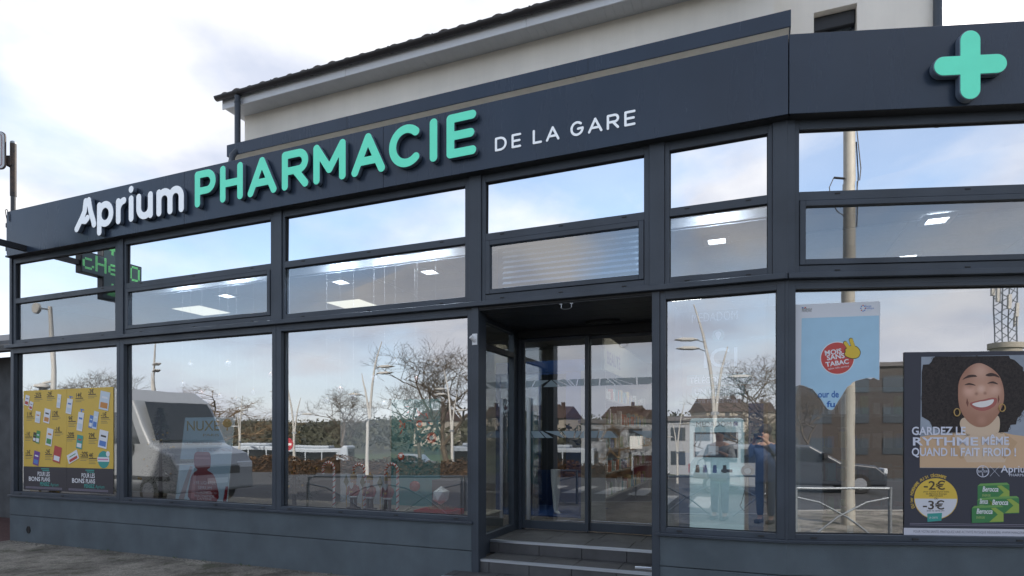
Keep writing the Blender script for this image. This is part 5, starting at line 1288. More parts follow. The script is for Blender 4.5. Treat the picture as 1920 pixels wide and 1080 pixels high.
def portrait_print():
    # the printed photograph of the face: soft tonal zones of the picture itself
    m = bpy.data.materials.new('ink_skin'); m.use_nodes = True; t = m.node_tree; b = t.nodes['Principled BSDF']; b.inputs['Roughness'].default_value = .55
    tcn = t.nodes.new('ShaderNodeTexCoord')
    col = None
    def zone(px, rad, c, soft=1.0):
        nonlocal col
        q = wp_(*e(*px)); P = FB(q[0], WV_, q[1])
        d = t.nodes.new('ShaderNodeVectorMath'); d.operation = 'DISTANCE'; t.links.new(tcn.outputs['Object'], d.inputs[0]); d.inputs[1].default_value = tuple(P)
        r_ = t.nodes.new('ShaderNodeMapRange'); r_.interpolation_type = 'SMOOTHSTEP'; r_.inputs['From Min'].default_value = 0; r_.inputs['From Max'].default_value = rad; r_.inputs['To Min'].default_value = soft; r_.inputs['To Max'].default_value = 0
        t.links.new(d.outputs['Value'], r_.inputs['Value'])
        x = t.nodes.new('ShaderNodeMix'); x.data_type = 'RGBA'; t.links.new(r_.outputs[0], x.inputs['Factor']); x.inputs['B'].default_value = (*c, 1)
        if col is None: x.inputs['A'].default_value = (.38, .185, .12, 1)
        else: t.links.new(col, x.inputs['A'])
        col = x.outputs['Result']
    zone((955, 240), .26, (.60, .345, .245), 1.0)
    zone((945, 140), .12, (.66, .41, .31), .8)
    zone((890, 232), .075, (.72, .43, .33), .8)
    zone((1012, 228), .075, (.70, .43, .33), .8)
    zone((948, 222), .05, (.76, .51, .40), .8)
    zone((950, 365), .06, (.52, .28, .20), .6)
    zone((893, 206), .045, (.34, .155, .10), .6)
    zone((1000, 198), .045, (.34, .155, .10), .6)
    zone((925, 244), .022, (.24, .10, .065), .7); zone((966, 242), .022, (.24, .10, .065), .7)
    t.links.new(col, b.inputs['Base Color'])
    return m
skin1 = portrait_print()
wflat([e(*p) for p in face_pts], 6, 'face', skin1)
dk = ink('brow', (.05, .025, .02))
for q in (((858, 180), (885, 160), (915, 158), (928, 166), (905, 168), (880, 172)), ((968, 160), (990, 150), (1018, 156), (1035, 172), (1010, 165), (985, 166))): wflat([e(*p) for p in smooth_poly(q, 4)], 7.2, 'eyebrow', dk)
for q in (((868, 204), (890, 195), (915, 202), (920, 207), (893, 203)), ((976, 198), (1000, 188), (1022, 196), (1026, 202), (1000, 197))): wflat([e(*p) for p in smooth_poly(q, 4)], 7.2, 'closed_eye', dk)
wflat([e(*p) for p in smooth_poly([(893, 288), (930, 276), (960, 270), (1000, 262), (1022, 268), (1015, 295), (985, 315), (950, 322), (915, 312)])], 7.2, 'lips', ink('lips', (.40, .12, .10)))
wflat([e(*p) for p in smooth_poly([(905, 290), (935, 281), (965, 277), (1005, 270), (1000, 288), (975, 302), (945, 306), (918, 300)])], 7.9, 'teeth', ink('teeth', (.80, .77, .74)))
for q in (((880, 262), (888, 285), (884, 305), (876, 285)), ((1030, 248), (1034, 270), (1026, 292), (1026, 265))): wflat([e(*p) for p in q], 7.2, 'smile_line', ink('skin_dark', (.2, .075, .05)))
for cx, cy in ((832, 328), (1046, 308)):
    g = G(FB); q = wp_(*e(cx, cy)); g.tube([(q[0] + .024 * math.cos(R(a)), WV_ - .006, q[1] + .032 * math.sin(R(a))) for a in range(0, 361, 30)], .005, 5); part(g, 'earring', ink('earring', (.50, .33, .12)), WP)
# words and offers
lavw = ink('headline', (.68, .70, .80))
for s_, x0, x1, yb in (('GARDEZ LE', 614, 872, 430), ('RYTHME', 616, 928, 478), ('MÊME', 948, 1075, 475), ('QUAND IL FAIT FROID !', 614, 1110, 526)):
    a, b = wp_(*e(x0, yb)), wp_(*e(x1, yb)); text(s_, .098, (a[0], WV_ - .0058, a[1]), FB, lavw, WP, bold=.005, width=b[0] - a[0])
q = wp_(*e(732, 722)); flat(FB, WV_ - .0006, disc(q[0], q[1], .178, .178, 40), 'circle_rim', yel, WP); flat(FB, WV_ - .0012, disc(q[0], q[1], .172, .172, 32, 0, 180), 'offer_upper_half', ink('offer_yellow', (.72, .50, .07)), WP); flat(FB, WV_ - .0012, disc(q[0], q[1], .172, .172, 32, 180, 360), 'offer_lower_half', ink('offer_white', (.66, .67, .72)), WP)
for s_, x, y, sz, w_ in (('-2€', 672, 680, .105, .175), ("pour l'achat d'une boîte", 672, 693, .022, .21), ('de Berocca Energie', 684, 703, .022, .17), ('effervescent', 700, 712, .022, .11), ('OU', 724, 725, .026, .03), ('-3€', 668, 770, .105, .175), ('avec la carte A+', 688, 780, .022, .145)):
    a = wp_(*e(x, y)); text(s_, sz, (a[0], WV_ - .0022, a[1]), FB, dkt, WP, bold=.003 if sz > .05 else 0, width=w_)
arc_t = 'DU 1er NOVEMBRE AU 31 DÉCEMBRE'
for k, ch in enumerate(arc_t):
    if ch == ' ': continue
    a = 205 - k * (140 / len(arc_t)); text(ch, .036, (q[0] + .188 * math.cos(R(a)), WV_ - .0006, q[1] + .188 * math.sin(R(a))), FB, yel, WP, rot=R(a - 90), bold=.001)
a, b = wp_(*e(692, 828)), wp_(*e(762, 786)); flat(FB, WV_ - .002, [(a[0], a[1]), (b[0] - .005, a[1] + .012), (b[0], b[1]), (a[0] - .002, b[1] - .008)], 'card_picture', teal, WP)
text('LA CARTE', .022, (a[0] + .012, WV_ - .0028, a[1] + .03), FB, wht, WP, width=.07)
q = wp_(*e(956, 596)); g = G(FB); g.tube([(q[0] + .048 * math.cos(R(t)), WV_ - .002, q[1] + .048 * math.sin(R(t))) for t in range(0, 361, 20)], .0035, 5); part(g, 'round_logo', lavw, WP)
text('BAYER', .028, (q[0] - .04, WV_ - .002, q[1] - .01), FB, lavw, WP, width=.08)
for k, ch in enumerate('BA'): text(ch, .026, (q[0] - .008, WV_ - .002, q[1] + .028 - k * .018), FB, lavw, WP)
for k, ch in enumerate('ER'): text(ch, .026, (q[0] - .008, WV_ - .002, q[1] - .028 - k * .018), FB, lavw, WP)
c_ = wp_(*e(1012, 595))
for s_ in (1, -1): flat(FB, WV_ - .002, [(c_[0] - .04, c_[1] - s_ * .044), (c_[0] - .037, c_[1] - s_ * .044), (c_[0] + .04, c_[1] + s_ * .044), (c_[0] + .037, c_[1] + s_ * .044)], 'cross_stroke', lavw, WP)
a = wp_(*e(1042, 600)); text('Aprium', .085, (a[0], WV_ - .002, a[1]), FB, lavw, WP, bold=.002); a = wp_(*e(1080, 618)); text('PHARMACIE', .034, (a[0], WV_ - .002, a[1]), FB, lavw, WP)
def carton(x0, x1, y0, y1, k, title=True):
    a, b = wp_(*e(x0, y1)), wp_(*e(x1, y0)); W_, Hh = b[0] - a[0], b[1] - a[1]
    flat(FB, WV_ - .0006 * k, [(a[0], a[1] - .01), (b[0], a[1]), (b[0], b[1]), (a[0], b[1] - .012)], 'carton_picture', ink('carton_green', (.05, .22, .075)), WP)
    flat(FB, WV_ - .0006 * (k + 1), [(a[0], b[1] - .012), (b[0], b[1]), (b[0] - .02, b[1] + .018), (a[0] + .02, b[1] + .008)], 'carton_top', ink('carton_lid', (.16, .36, .10)), WP)
    flat(FB, WV_ - .0006 * (k + 1), [(b[0] - W_ * .45, a[1]), (b[0] - W_ * .18, a[1] + Hh * .5), (b[0] - W_ * .40, b[1] - .01), (b[0] - W_ * .25, b[1] - .005), (b[0], a[1] + Hh * .6), (b[0], a[1] + .005)], 'carton_swoosh', ink('swoosh', (.30, .42, .08)), WP)
    text('Berocca', .062, (a[0] + W_ * .14, WV_ - .0006 * (k + 2), a[1] + Hh * .55), FB, wht, WP, bold=.003, width=W_ * .50, shear=.15)
    text('ENERGIE', .028, (a[0] + W_ * .14, WV_ - .0006 * (k + 2), a[1] + Hh * .22), FB, ink('lime', (.45, .55, .2)), WP, width=W_ * .26)
carton(932, 1082, 656, 725, 1); carton(930, 1005, 722, 768, 2); carton(978, 1127, 716, 784, 3); carton(903, 1053, 757, 825, 6)
a = wp_(*e(590, 845)); text('*Offre valable du 1er novembre au 31 décembre. Voir conditions en pharmacie.', .014, (a[0], WV_ - .001, a[1]), FB, lavw, WP, width=.9) if False else None
for j in range(2): flat(FB, WV_ - .001, [(1.06, .862 - j * .013), (2.1, .862 - j * .013), (2.1, .866 - j * .013), (1.06, .866 - j * .013)], 'small_print', lav, WP)
text('POUR VOTRE SANTÉ, PRATIQUEZ UNE ACTIVITÉ PHYSIQUE RÉGULIÈRE. WWW.MANGERBOUGER.FR', .03, (1.09, WV_ - .001, .785), FB, ink('footer_text', (.22, .22, .27)), WP, width=1.0)
# pale roller panel and white shop column behind the corner window
CW = thing('white_column', 'pale free-standing column inside the corner window', 'column', FB(.62, .75, ZF))
g = G(FB); g.box(.40, .62, .75, .95, ZF, 2.35); part(g, 'shaft', mat('column_white', (.36, .38, .40), .5), CW, bevel=.01)
GC = thing('display_cabinet', 'glass cabinet with a pale frame between the two corner posters', 'cabinet', FB(1.0, .7, ZF))
g = G(FB); g.box(.80, .84, .60, .64, ZF, 2.05); g.box(1.9, 1.94, .60, .64, ZF, 2.05); g.box(.80, 1.94, .60, .64, 2.05, 2.09); part(g, 'frame', mat('cabinet_frame', (.38, .46, .46), .4), GC)
g = G(FB); g.box(.84, 1.9, .615, .622, ZF, 2.05); part(g, 'pane', g_door, GC)
for z_ in (.9, 1.3, 1.7):
    g = G(FB); g.box(.84, 1.9, .63, .95, z_, z_ + .012); part(g, 'shelf_board', shelf_m, GC)
# ================================================================== ACROSS THE STREET (behind the camera, seen in the glass)
lampw = mat('lamp_post_white', (.50, .48, .44), .5, noise=.06)
galv = mat('galvanised', (.22, .24, .26), .5, metal=.6, noise=.1)
# ---- forked street lamps
def make_lamp(label):
    t = thing('street_lamp', label, 'street lamp', (0, 0, 0), 'white forked street lamps along the street')
    g = G(); g.tube([(0, 0, 0), (0, 0, .6), (0.0, 0, 2.5)], [.085, .075, .065], 10); part(g, 'pole', lampw, t, smooth=True)
    g = G(); g.tube([(.02, 0, 2.3), (.06, 0, 3.2), (.16, 0, 4.0), (.34, 0, 4.9), (.62, 0, 5.8)], [.055, .055, .05, .04, .018], 10); part(g, 'long_branch', lampw, t, smooth=True)
    g = G(); g.tube([(-.02, 0, 2.3), (-.08, 0, 3.0), (-.2, 0, 3.8), (-.38, 0, 4.5)], [.05, .045, .035, .016], 10); part(g, 'short_branch', lampw, t, smooth=True)
    g = G(); g.box(-.12, .12, -.06, .06, 2.42, 2.52); part(g, 'collar', galv, t)
    for x, z_, s_ in ((.27, 4.72, 1), (.22, 4.45, 1), (-.16, 3.55, -1)):
        g = G(); g.tube([(x, 0, z_ - .1), (x + s_ * .25, 0, z_)], .016, 6); ar = part(g, 'arm', galv, t)
        g = G(); g.prism([(x + s_ * (.2 + .75 * k / 10), .0) for k in ()] or [(x + s_ * a, z_ + b) for a, b in ((.2, .0), (.4, .06), (.7, .07), (.95, .02), (.7, -.02), (.4, -.03))], -.13, .13); part(g, 'luminaire', lampw, ar, bevel=.02)
    return t
lamp0 = make_lamp('white forked lamp seen in the third window, tallest in the glass')
def gz(n): return terrain_z(n)
spots = [(-5.96, 17.58, 1.08, 0), (-14.2, 21.8, 1.0, 2.6), (-4.14, 22.6, 1.0, 3.4), (-12.4, 11.75, .98, .5), (-28.9, 32.0, 1.15, .3), (9.6, 13.1, .98, 2.9), (5.9, 35.3, 1.0, .6), (-23.0, 12.9, .95, 2.8)]
labs = ['white forked lamp mirrored in the middle of the third window', 'white forked lamp mirrored at the left of the third window', 'white forked lamp mirrored at the right of the third window', 'white forked lamp mirrored at the top of the second window', 'small white forked lamp mirrored beside the serum poster', 'white forked lamp mirrored in the narrow window with lettering', 'far white forked lamp mirrored left of the kiosk', 'white forked lamp mirrored above the yellow poster']
for k, (u, n, s_, rz) in enumerate(spots):
    loc = FA(u, -n, gz(n) - .02)
    if k == 0: lamp0.location = loc; lamp0.rotation_euler = (0, 0, ANG_A + rz); lamp0.scale = (s_,) * 3; lamp0['label'] = labs[0]
    else: copy_tree(lamp0, loc, ANG_A + rz, labs[k], s_)
# ---- camera mast
CM = thing('camera_mast', 'white mast with a dome camera mirrored in the leftmost window', 'mast', FA(-10.4, -6.7, -.12))
fr = frame(FA(-10.4, -6.7, -.12), ANG_A)
g = G(fr); g.tube([(0, 0, 0), (0, 0, 4.0), (-.15, 0, 5.95)], [.09, .075, .06], 10); part(g, 'mast', lampw, CM, smooth=True)
g = G(fr); g.tube([(-.15, 0, 5.85), (-.75, 0, 5.95)], .03, 6); part(g, 'top_arm', galv, CM)
g = G(fr); g.prism(disc(-.85, 5.95, .18, n=16), -.06, .06); part(g, 'round_antenna', lampw, CM, bevel=.02)
g = G(fr); g.tube([(0, 0, 3.55), (-.55, 0, 3.5)], .04, 8); part(g, 'camera_arm', lampw, CM)
g = G(fr); g.lathe([(.05, 3.5), (.25, 3.42), (.25, 3.36), (.12, 3.32)], (-.55, 0, 0)); part(g, 'camera_hood', lampw, CM, smooth=True)
g = G(fr); g.ball((-.55, 0, 3.28), .12, 12); part(g, 'camera_dome', black, CM, smooth=True)
# ---- utility pole
UP = thing('utility_pole', 'tall cream pole with loose cables mirrored in the corner window', 'pole', (5.08, -.93, 0))
fr = frame((5.08, -.93, 0), 0)
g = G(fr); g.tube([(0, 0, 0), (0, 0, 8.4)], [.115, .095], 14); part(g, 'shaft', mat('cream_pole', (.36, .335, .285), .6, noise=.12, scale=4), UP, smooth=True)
g = G(fr); g.tube([(.1, .05, 7.0), (.13, .05, 6.4), (.12, .06, 5.9), (.11, .04, 5.4)], .012, 5); g.tube([(.1, .08, 7.2), (.16, .09, 6.5), (.11, .1, 6.0)], .010, 5); part(g, 'cable', black, UP)
g = G(fr); g.tube([(-.1, .05, 6.35), (-.28, .05, 6.38)], .02, 6); g.tube([(-.28, .05, 6.38), (-.36, .05, 6.2), (-.33, .05, 5.9), (-.22, .05, 5.7), (-.1, .05, 5.6)], .009, 5); part(g, 'clamp_cable', black, UP)
# ---- steel street barriers
def make_barrier():
    t = thing('street_barrier', 'x', 'barrier', (0, 0, 0), 'arched steel barriers along the kerb')
    w, h = 1.5, .80
    for s_ in (0, w):
        g = G(); g.tube([(s_, 0, -.02), (s_, 0, h + .02)], .03, 10); part(g, 'upright', galv, t, smooth=True)
    g = G(); g.tube([(0, 0, h), (w, 0, h)], .022, 8); part(g, 'top_rail', galv, t)
    g = G(); g.tube([(0, 0, h * .82), (w * .25, 0, h * .72), (w * .55, 0, h * .42), (w * .8, 0, .05), (w * .84, 0, 0)], .016, 6); part(g, 'arched_bar', galv, t, smooth=True)
    g = G(); g.tube([(w, 0, h * .82), (w * .75, 0, h * .72), (w * .45, 0, h * .42), (w * .2, 0, .05), (w * .16, 0, 0)], .016, 6); part(g, 'arched_bar', galv, t, smooth=True)
    return t
bar0 = make_barrier()
def run(a, b, n, labs_, first=False):
    a, b = Vector(a), Vector(b); d = b - a; rz = math.atan2(d.y, d.x)
    for k in range(n):
        p = a + d * (k / n)
        if first and k == 0: bar0.location = p; bar0.rotation_euler = (0, 0, rz); bar0['label'] = labs_
        else: copy_tree(bar0, p, rz, labs_)
run((-6.9, 5.0, 0), (-3.5, 1.73, 0), 3, 'arched steel barrier mirrored in the third window behind the nutcrackers', True)
run((-2.0, .28, 0), (.05, -1.7, 0), 2, 'arched steel barrier mirrored low in the narrow window beside the kiosk')
run((3.7, .83, 0), (5.6, .5, 0), 1, 'arched steel barrier mirrored low in the corner window')
# ---- vehicles
tyre_m = mat('tyre', (.015, .015, .016), .8); rim_m = mat('rim', (.35, .36, .38), .35, metal=.8); lampg = mat('headlight_glass', (.6, .63, .66), .15, coat=.6); tail = mat('tail_light', (.30, .02, .02), .25); plate_m = mat('number_plate', (.6, .6, .58), .5); wing = mat('car_window', (.02, .024, .028), .06, coat=.5)
def vehicle(name, label, cat, loc, rz, prof, width, wins, wheels, wr, paint, front_x, rear_x, lz, group=None, scale=1.0):
    t = thing(name, label, cat, loc, group); fr = frame(loc, rz)
    g = G(fr); g.prism(prof, -width / 2, width / 2); body_ = part(g, 'body', paint, t, bevel=.07, seg=3)
    for s_ in (-1, 1):
        for poly in wins:
            g = G(fr); b0, b1 = sorted((s_ * (width / 2 - .012), s_ * (width / 2 + .006))); g.prism(poly, b0, b1); part(g, 'side_window', wing, t)
        for x in wheels:
            g = G(fr); b0, b1 = sorted((s_ * (width / 2 - .22), s_ * (width / 2 + .01))); g.prism(disc(x, wr, wr, n=20), b0, b1); w_ = part(g, 'wheel', tyre_m, t, bevel=.02)
            b0, b1 = sorted((s_ * (width / 2 + .008), s_ * (width / 2 + .02))); g = G(fr); g.prism(disc(x, wr, wr * .6, n=16), b0, b1); part(g, 'rim', rim_m, w_)
        g = G(fr); b0, b1 = sorted((s_ * (width / 2 - .45), s_ * (width / 2 - .02))); g.box(front_x - .10, front_x + .012, b0, b1, lz, lz + .16); part(g, 'headlight', lampg, t, bevel=.02)
        g = G(fr); b0, b1 = sorted((s_ * (width / 2 - .22), s_ * (width / 2 - .03))); g.box(rear_x - .012, rear_x + .05, b0, b1, lz, lz + .25); part(g, 'tail_light', tail, t)
        g = G(fr); b0, b1 = sorted((s_ * (width / 2 + .02), s_ * (width / 2 + .2))); g.box(wins[-1][1][0] - .35, wins[-1][1][0] - .2, b0, b1, lz + .42, lz + .62); part(g, 'door_mirror', black, t, bevel=.03)
    g = G(fr); g.box(front_x - .03, front_x + .03, -.26, .26, lz - .32, lz - .20); part(g, 'number_plate', plate_m, t)
    g = G(fr); g.box(front_x - .05, front_x + .015, -width * .3, width * .3, lz - .12, lz + .06); part(g, 'grille', black, t)
    return t, fr
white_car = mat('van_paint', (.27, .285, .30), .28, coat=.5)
silver = mat('silver_paint', (.40, .42, .45), .3, metal=.5, coat=.5)
vanp = [(-6.2, .35), (-6.25, 2.55), (-6.1, 2.72), (-1.9, 2.74), (-1.35, 2.45), (-.75, 1.45), (.05, 1.20), (.22, .95), (.25, .35)]
p0, p1 = FA(-1.15, -4.6, 0), FA(-7.15, -5.1, 0); rzv = math.atan2((p0 - p1).y, (p0 - p1).x)
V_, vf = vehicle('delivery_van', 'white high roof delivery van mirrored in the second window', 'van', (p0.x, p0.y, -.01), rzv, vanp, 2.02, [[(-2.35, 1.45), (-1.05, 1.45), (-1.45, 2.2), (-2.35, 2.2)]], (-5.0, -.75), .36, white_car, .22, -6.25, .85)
g = G(vf); g.face([(-.78, -.88, 1.50), (-.78, .88, 1.50), (-1.30, .80, 2.40), (-1.30, -.80, 2.40)]); o = part(g, 'windscreen', wing, V_)
for v_ in o.data.vertices: v_.co += Vector((math.cos(rzv), math.sin(rzv), .3)) * .09
for s_ in (-1, 1):
    g = G(vf); g.box(-6.0, .0, s_ * 1.012 - .006, s_ * 1.012 + .006, .62, .72); part(g, 'side_moulding', black, V_)
    g = G(vf); g.box(-2.45, -2.435, s_ * 1.012 - .004, s_ * 1.012 + .004, .5, 2.6); part(g, 'door_seam', black, V_)
def car(label, loc, rz, paint, name='parked_car', tall=False):
    if tall: prof = [(-2.3, .25), (-2.3, .9), (-2.2, 1.7), (-1.9, 1.82), (.1, 1.82), (.85, 1.15), (1.9, .95), (2.2, .7), (2.2, .25)]; wins = [[(-2.0, 1.1), (-1.0, 1.1), (-1.0, 1.62), (-2.0, 1.62)], [(-.9, 1.1), (.65, 1.1), (0, 1.66), (-.9, 1.66)]]
    else: prof = [(-2.05, .25), (-2.05, .85), (-1.6, 1.38), (-1.2, 1.46), (-.1, 1.46), (.75, .98), (1.75, .85), (2.05, .62), (2.05, .25)]; wins = [[(-1.55, .95), (-.6, .95), (-.6, 1.34), (-1.35, 1.34)], [(-.5, .95), (.55, .95), (-.1, 1.34), (-.5, 1.34)]]
    return vehicle(name, label, 'car', loc, rz, prof, 1.76, wins, (-1.3, 1.3), .31, paint, prof[-1][0], -2.3 if tall else -2.05, .62, 'cars parked across the street')
car('silver people carrier mirrored right of the nutcrackers', tuple(FA(-21.1, -48.1, -2.22)), ANG_A, silver, tall=True)
car('white parked car mirrored beside the kiosk', (-2.4, -6.9, -.12), ANG_A + .3, white_car)
car('dark parked car mirrored low in the corner window', (6.8, -9.6, -.12), ANG_B + .1, mat('dark_paint', (.03, .035, .045), .25, coat=.6))
car('red parked car mirrored in the right sliding door', tuple(FA(2.0, -45.0, -2.22)), ANG_A, mat('red_paint', (.25, .03, .03), .3, coat=.5))
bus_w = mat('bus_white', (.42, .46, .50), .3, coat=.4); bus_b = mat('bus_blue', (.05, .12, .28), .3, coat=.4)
def bus(label, loc, rz, L0):
    t = thing('city_bus', label, 'bus', loc, 'buses at the stop across the street'); fr = frame(loc, rz)
    g = G(fr); g.box(0, L0, -1.25, 1.25, .32, 2.85); part(g, 'body', bus_w, t, bevel=.12, seg=2)
    g = G(fr); g.box(.8, L0 - 2, -.9, .9, 2.85, 3.1); part(g, 'roof_unit', bus_w, t, bevel=.08)
    for s_ in (-1, 1):
        n = int(L0 / 1.6)
        for k in range(n):
            g = G(fr); b0, b1 = sorted((s_ * 1.24, s_ * 1.262)); g.box(.3 + k * 1.6, .3 + k * 1.6 + 1.5, b0, b1, 1.35, 2.5); part(g, 'side_window', wing, t)
        b0, b1 = sorted((s_ * 1.24, s_ * 1.258)); g = G(fr); g.box(.2, L0 - .2, b0, b1, .45, .8); part(g, 'blue_skirt', bus_b, t)
        for x in (2.0, L0 - 2.6):
            b0, b1 = sorted((s_ * 1.0, s_ * 1.27)); g = G(fr); g.prism(disc(x, .48, .48, n=18), b0, b1); part(g, 'wheel', tyre_m, t)
    for x in (-.01, L0 - .01):
        g = G(fr); g.box(x, x + .02, -1.1, 1.1, 1.2, 2.6); part(g, 'windscreen', wing, t)
a, b = FA(-33.3, -35.6, -2.2), FA(-23.4, -39.6, -2.2)
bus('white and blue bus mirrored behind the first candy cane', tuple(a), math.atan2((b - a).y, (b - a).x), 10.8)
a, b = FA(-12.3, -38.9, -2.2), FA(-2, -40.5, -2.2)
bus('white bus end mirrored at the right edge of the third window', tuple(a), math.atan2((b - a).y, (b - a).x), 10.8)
# ---- small signs
RS = thing('red_sign_board', 'dark red board with mirrored white MAISON NICOLAS seen in the right sliding door', 'sign', (-2.96, -.19, 0))
fr = frame((-2.96, -.19, 0), ANG_A)
g = G(fr); g.box(-.27, .27, -.02, .02, .50, 1.14); part(g, 'frame', whm, RS)
g = G(fr); g.box(-.25, .25, .0205, .026, .56, 1.12); part(g, 'panel', mat('maroon_board', (.22, .025, .03), .5), RS)
for k, (s_, z_) in enumerate((('LA', 1.0), ('MAISON', .93), ('NICOLAS', .86))): text(s_, .075, (.19 if k else .05, .0275, z_), fr, whm, RS, width=(.08, .30, .36)[k], mirror=True)
g = G(fr); g.tube([(-.2, 0, 0), (-.2, 0, .5)], .015, 6); g.tube([(.2, 0, 0), (.2, 0, .5)], .015, 6); part(g, 'stand', galv, RS)
BS = thing('bus_stop_post', 'white bus stop post with notice case mirrored in the right sliding door', 'bus stop', (-4.9, -2.9, -.12))
fr = frame((-4.9, -2.9, -.12), ANG_A)
g = G(fr); g.tube([(0, 0, 0), (0, 0, 1.75)], .03, 8); part(g, 'post', galv, BS)
g = G(fr); g.box(-.19, .19, -.03, .03, 1.35, 1.75); part(g, 'notice_panel', whm, BS)
g = G(fr); g.box(-.14, .14, -.05, .05, .66, 1.24); part(g, 'timetable_case', mat('case_grey', (.38, .40, .42), .4), BS, bevel=.01)
NE = thing('no_entry_sign', 'round red and white no entry sign mirrored left of the candy canes', 'sign', FA(-8.6, -15.2, -.2))
fr = frame(FA(-8.6, -15.2, -.2), ANG_A)
g = G(fr); g.tube([(0, 0, 0), (0, 0, 1.6)], .03, 8); part(g, 'post', galv, NE)
g = G(fr); g.prism(disc(0, 1.5, .30, n=28), -.01, .01); part(g, 'disc', mat('sign_red', (.45, .05, .06), .4), NE)
g = G(fr); g.box(-.22, .22, .0105, .014, 1.45, 1.55); part(g, 'bar', whm, NE)
# ---- hedge, trees
twig = mat('twig_bark', (.11, .085, .06), .9, noise=.3, scale=6); twig2 = mat('willow_bark', (.17, .11, .055), .9, noise=.3, scale=6)
hedge_m = mat('hedge_leaf', (.10, .055, .028), .95, spec=.05, noise=.5, scale=2)
g = G(); rr = random.Random(21)
for k in range(16000):
    u = rr.uniform(-34, 6); n = 21 + (u + 11) * .13 + rr.uniform(-.5, .5); z_ = gz(n) + rr.uniform(0, 1.0) * (0.9 + .12 * math.sin(u * 1.7)); p = FA(u, -n, z_); a = rr.uniform(0, 6.28); s_ = rr.uniform(.06, .16)
    g.face([tuple(p), (p.x + math.cos(a) * s_, p.y + math.sin(a) * s_, p.z + rr.uniform(-.05, .1)), (p.x + math.cos(a + 1.6) * s_, p.y + math.sin(a + 1.6) * s_, p.z + rr.uniform(0, .12))])
core = G()
for k in range(40):
    u = -34 + k; n = 21 + (u + 11.5) * .13; a_, b_c = FA(u, -n - .3, gz(n) - .2), FA(u + 1, -n + .3, gz(n) - .2)
    i_ = core.pts([tuple(FA(u, -n - .3, gz(n) - .2)), tuple(FA(u + 1, -n - .43, gz(n) - .2)), tuple(FA(u + 1, -n + .17, gz(n) - .2)), tuple(FA(u, -n + .3, gz(n) - .2)), tuple(FA(u, -n - .2, gz(n) + .72)), tuple(FA(u + 1, -n - .33, gz(n) + .72)), tuple(FA(u + 1, -n + .07, gz(n) + .72)), tuple(FA(u, -n + .2, gz(n) + .72))])
    for q in ((4, 5, 6, 7), (0, 1, 5, 4), (1, 2, 6, 5), (2, 3, 7, 6), (3, 0, 4, 7)): core.f.append([i_[x_] for x_ in q])
HG = thing('hedge', 'low russet hedge along the far side mirrored in the shop windows', 'hedge', FA(-11, -21, -.6)); part(g, 'foliage', hedge_m, HG)['kind'] = 'stuff'; part(core, 'inner_twigs', mat('hedge_core', (.05, .032, .02), .95, noise=.4, scale=3, spec=.05), HG)
def bare_tree_mesh(seed, H_, spread, levels=7, droop=0.0):
    rr = random.Random(seed); g = G(); fine = G()
    def grow(p, d, l_, r_, lev):
        q = p + d * l_
        mid = p.lerp(q, .5) + Vector((rr.uniform(-1, 1), rr.uniform(-1, 1), rr.uniform(-.4, .4))) * l_ * .07
        tgt = g
        g.tube([tuple(p), tuple(mid), tuple(q)], [r_, r_ * .85, r_ * .68], 6 if lev < 2 else (4 if lev < 4 else 3), caps=False)
        if lev >= levels: return
        nc = 3 if lev < 5 else 2 + (rr.random() < .5)
        for k in range(nc):
            ax = Vector((rr.uniform(-1, 1), rr.uniform(-1, 1), rr.uniform(-.25, .7) - droop * lev)).normalized()
            nd = (d * (1 - spread) + ax * spread).normalized()
            grow(p.lerp(q, rr.uniform(.62, 1.0)), nd, l_ * rr.uniform(.62, .86), max(.005, r_ * rr.uniform(.5, .66)), lev + 1)
    grow(Vector((0, 0, -.2)), Vector((0, 0, 1)), H_ * .28, H_ * .017, 0)
    me = bpy.data.meshes.new('tree'); me.from_pydata([tuple(v_) for v_ in g.v], [], g.f); me.update(); return me
tmeshes = [bare_tree_mesh(s_, 8, .62, 7) for s_ in (1, 2, 3)] + [bare_tree_mesh(5, 8, .7, 7, .05)]
def tree(u, n, h, k, label, rz=0.0, fr=FA, loc=None):
    p = loc or FA(u, -n, gz(n))
    t = thing('bare_tree', label, 'tree', tuple(p), 'bare winter trees across the street')
    o = bpy.data.objects.new('branches', tmeshes[k]); COL.objects.link(o); o.parent = t
    if not tmeshes[k].materials: tmeshes[k].materials.append(twig2 if k == 3 else twig)
    s_ = h / 8; t.scale = (s_,) * 3; t.rotation_euler = (0, 0, rz)
tree(-34.4, 24.4, 11.0, 0, 'bare tree mirrored at the right of the leftmost window', .4)
tree(-53, 33, 12.5, 1, 'bare tree mirrored left of centre in the leftmost window', 1.2)
tree(-38.3, 39, 13.5, 3, 'brownish bare tree mirrored above the serum poster', 2.2)
tree(-45, 44, 13.0, 3, 'brownish bare tree mirrored right of the serum poster', .2)
tree(-27.5, 43.4, 13.5, 2, 'bare tree mirrored left of centre in the third window', 3.0)
tree(-20, 46, 13.5, 0, 'bare tree mirrored behind the middle lamp of the third window', 4.0)
tree(-8.5, 29.5, 12.5, 1, 'big bare tree mirrored at the right of the third window', 5.0)
tree(11.6, 27.5, 10.0, 2, 'bare tree mirrored at the right of the narrow window', 1.0)
tree(-2, 52, 10, 3, 'bare tree mirrored in the door sidelight', 2.0)
tree(0, 0, 9, 0, 'bare tree mirrored in the corner window', 1.5, loc=Vector((15, -38, -1)))
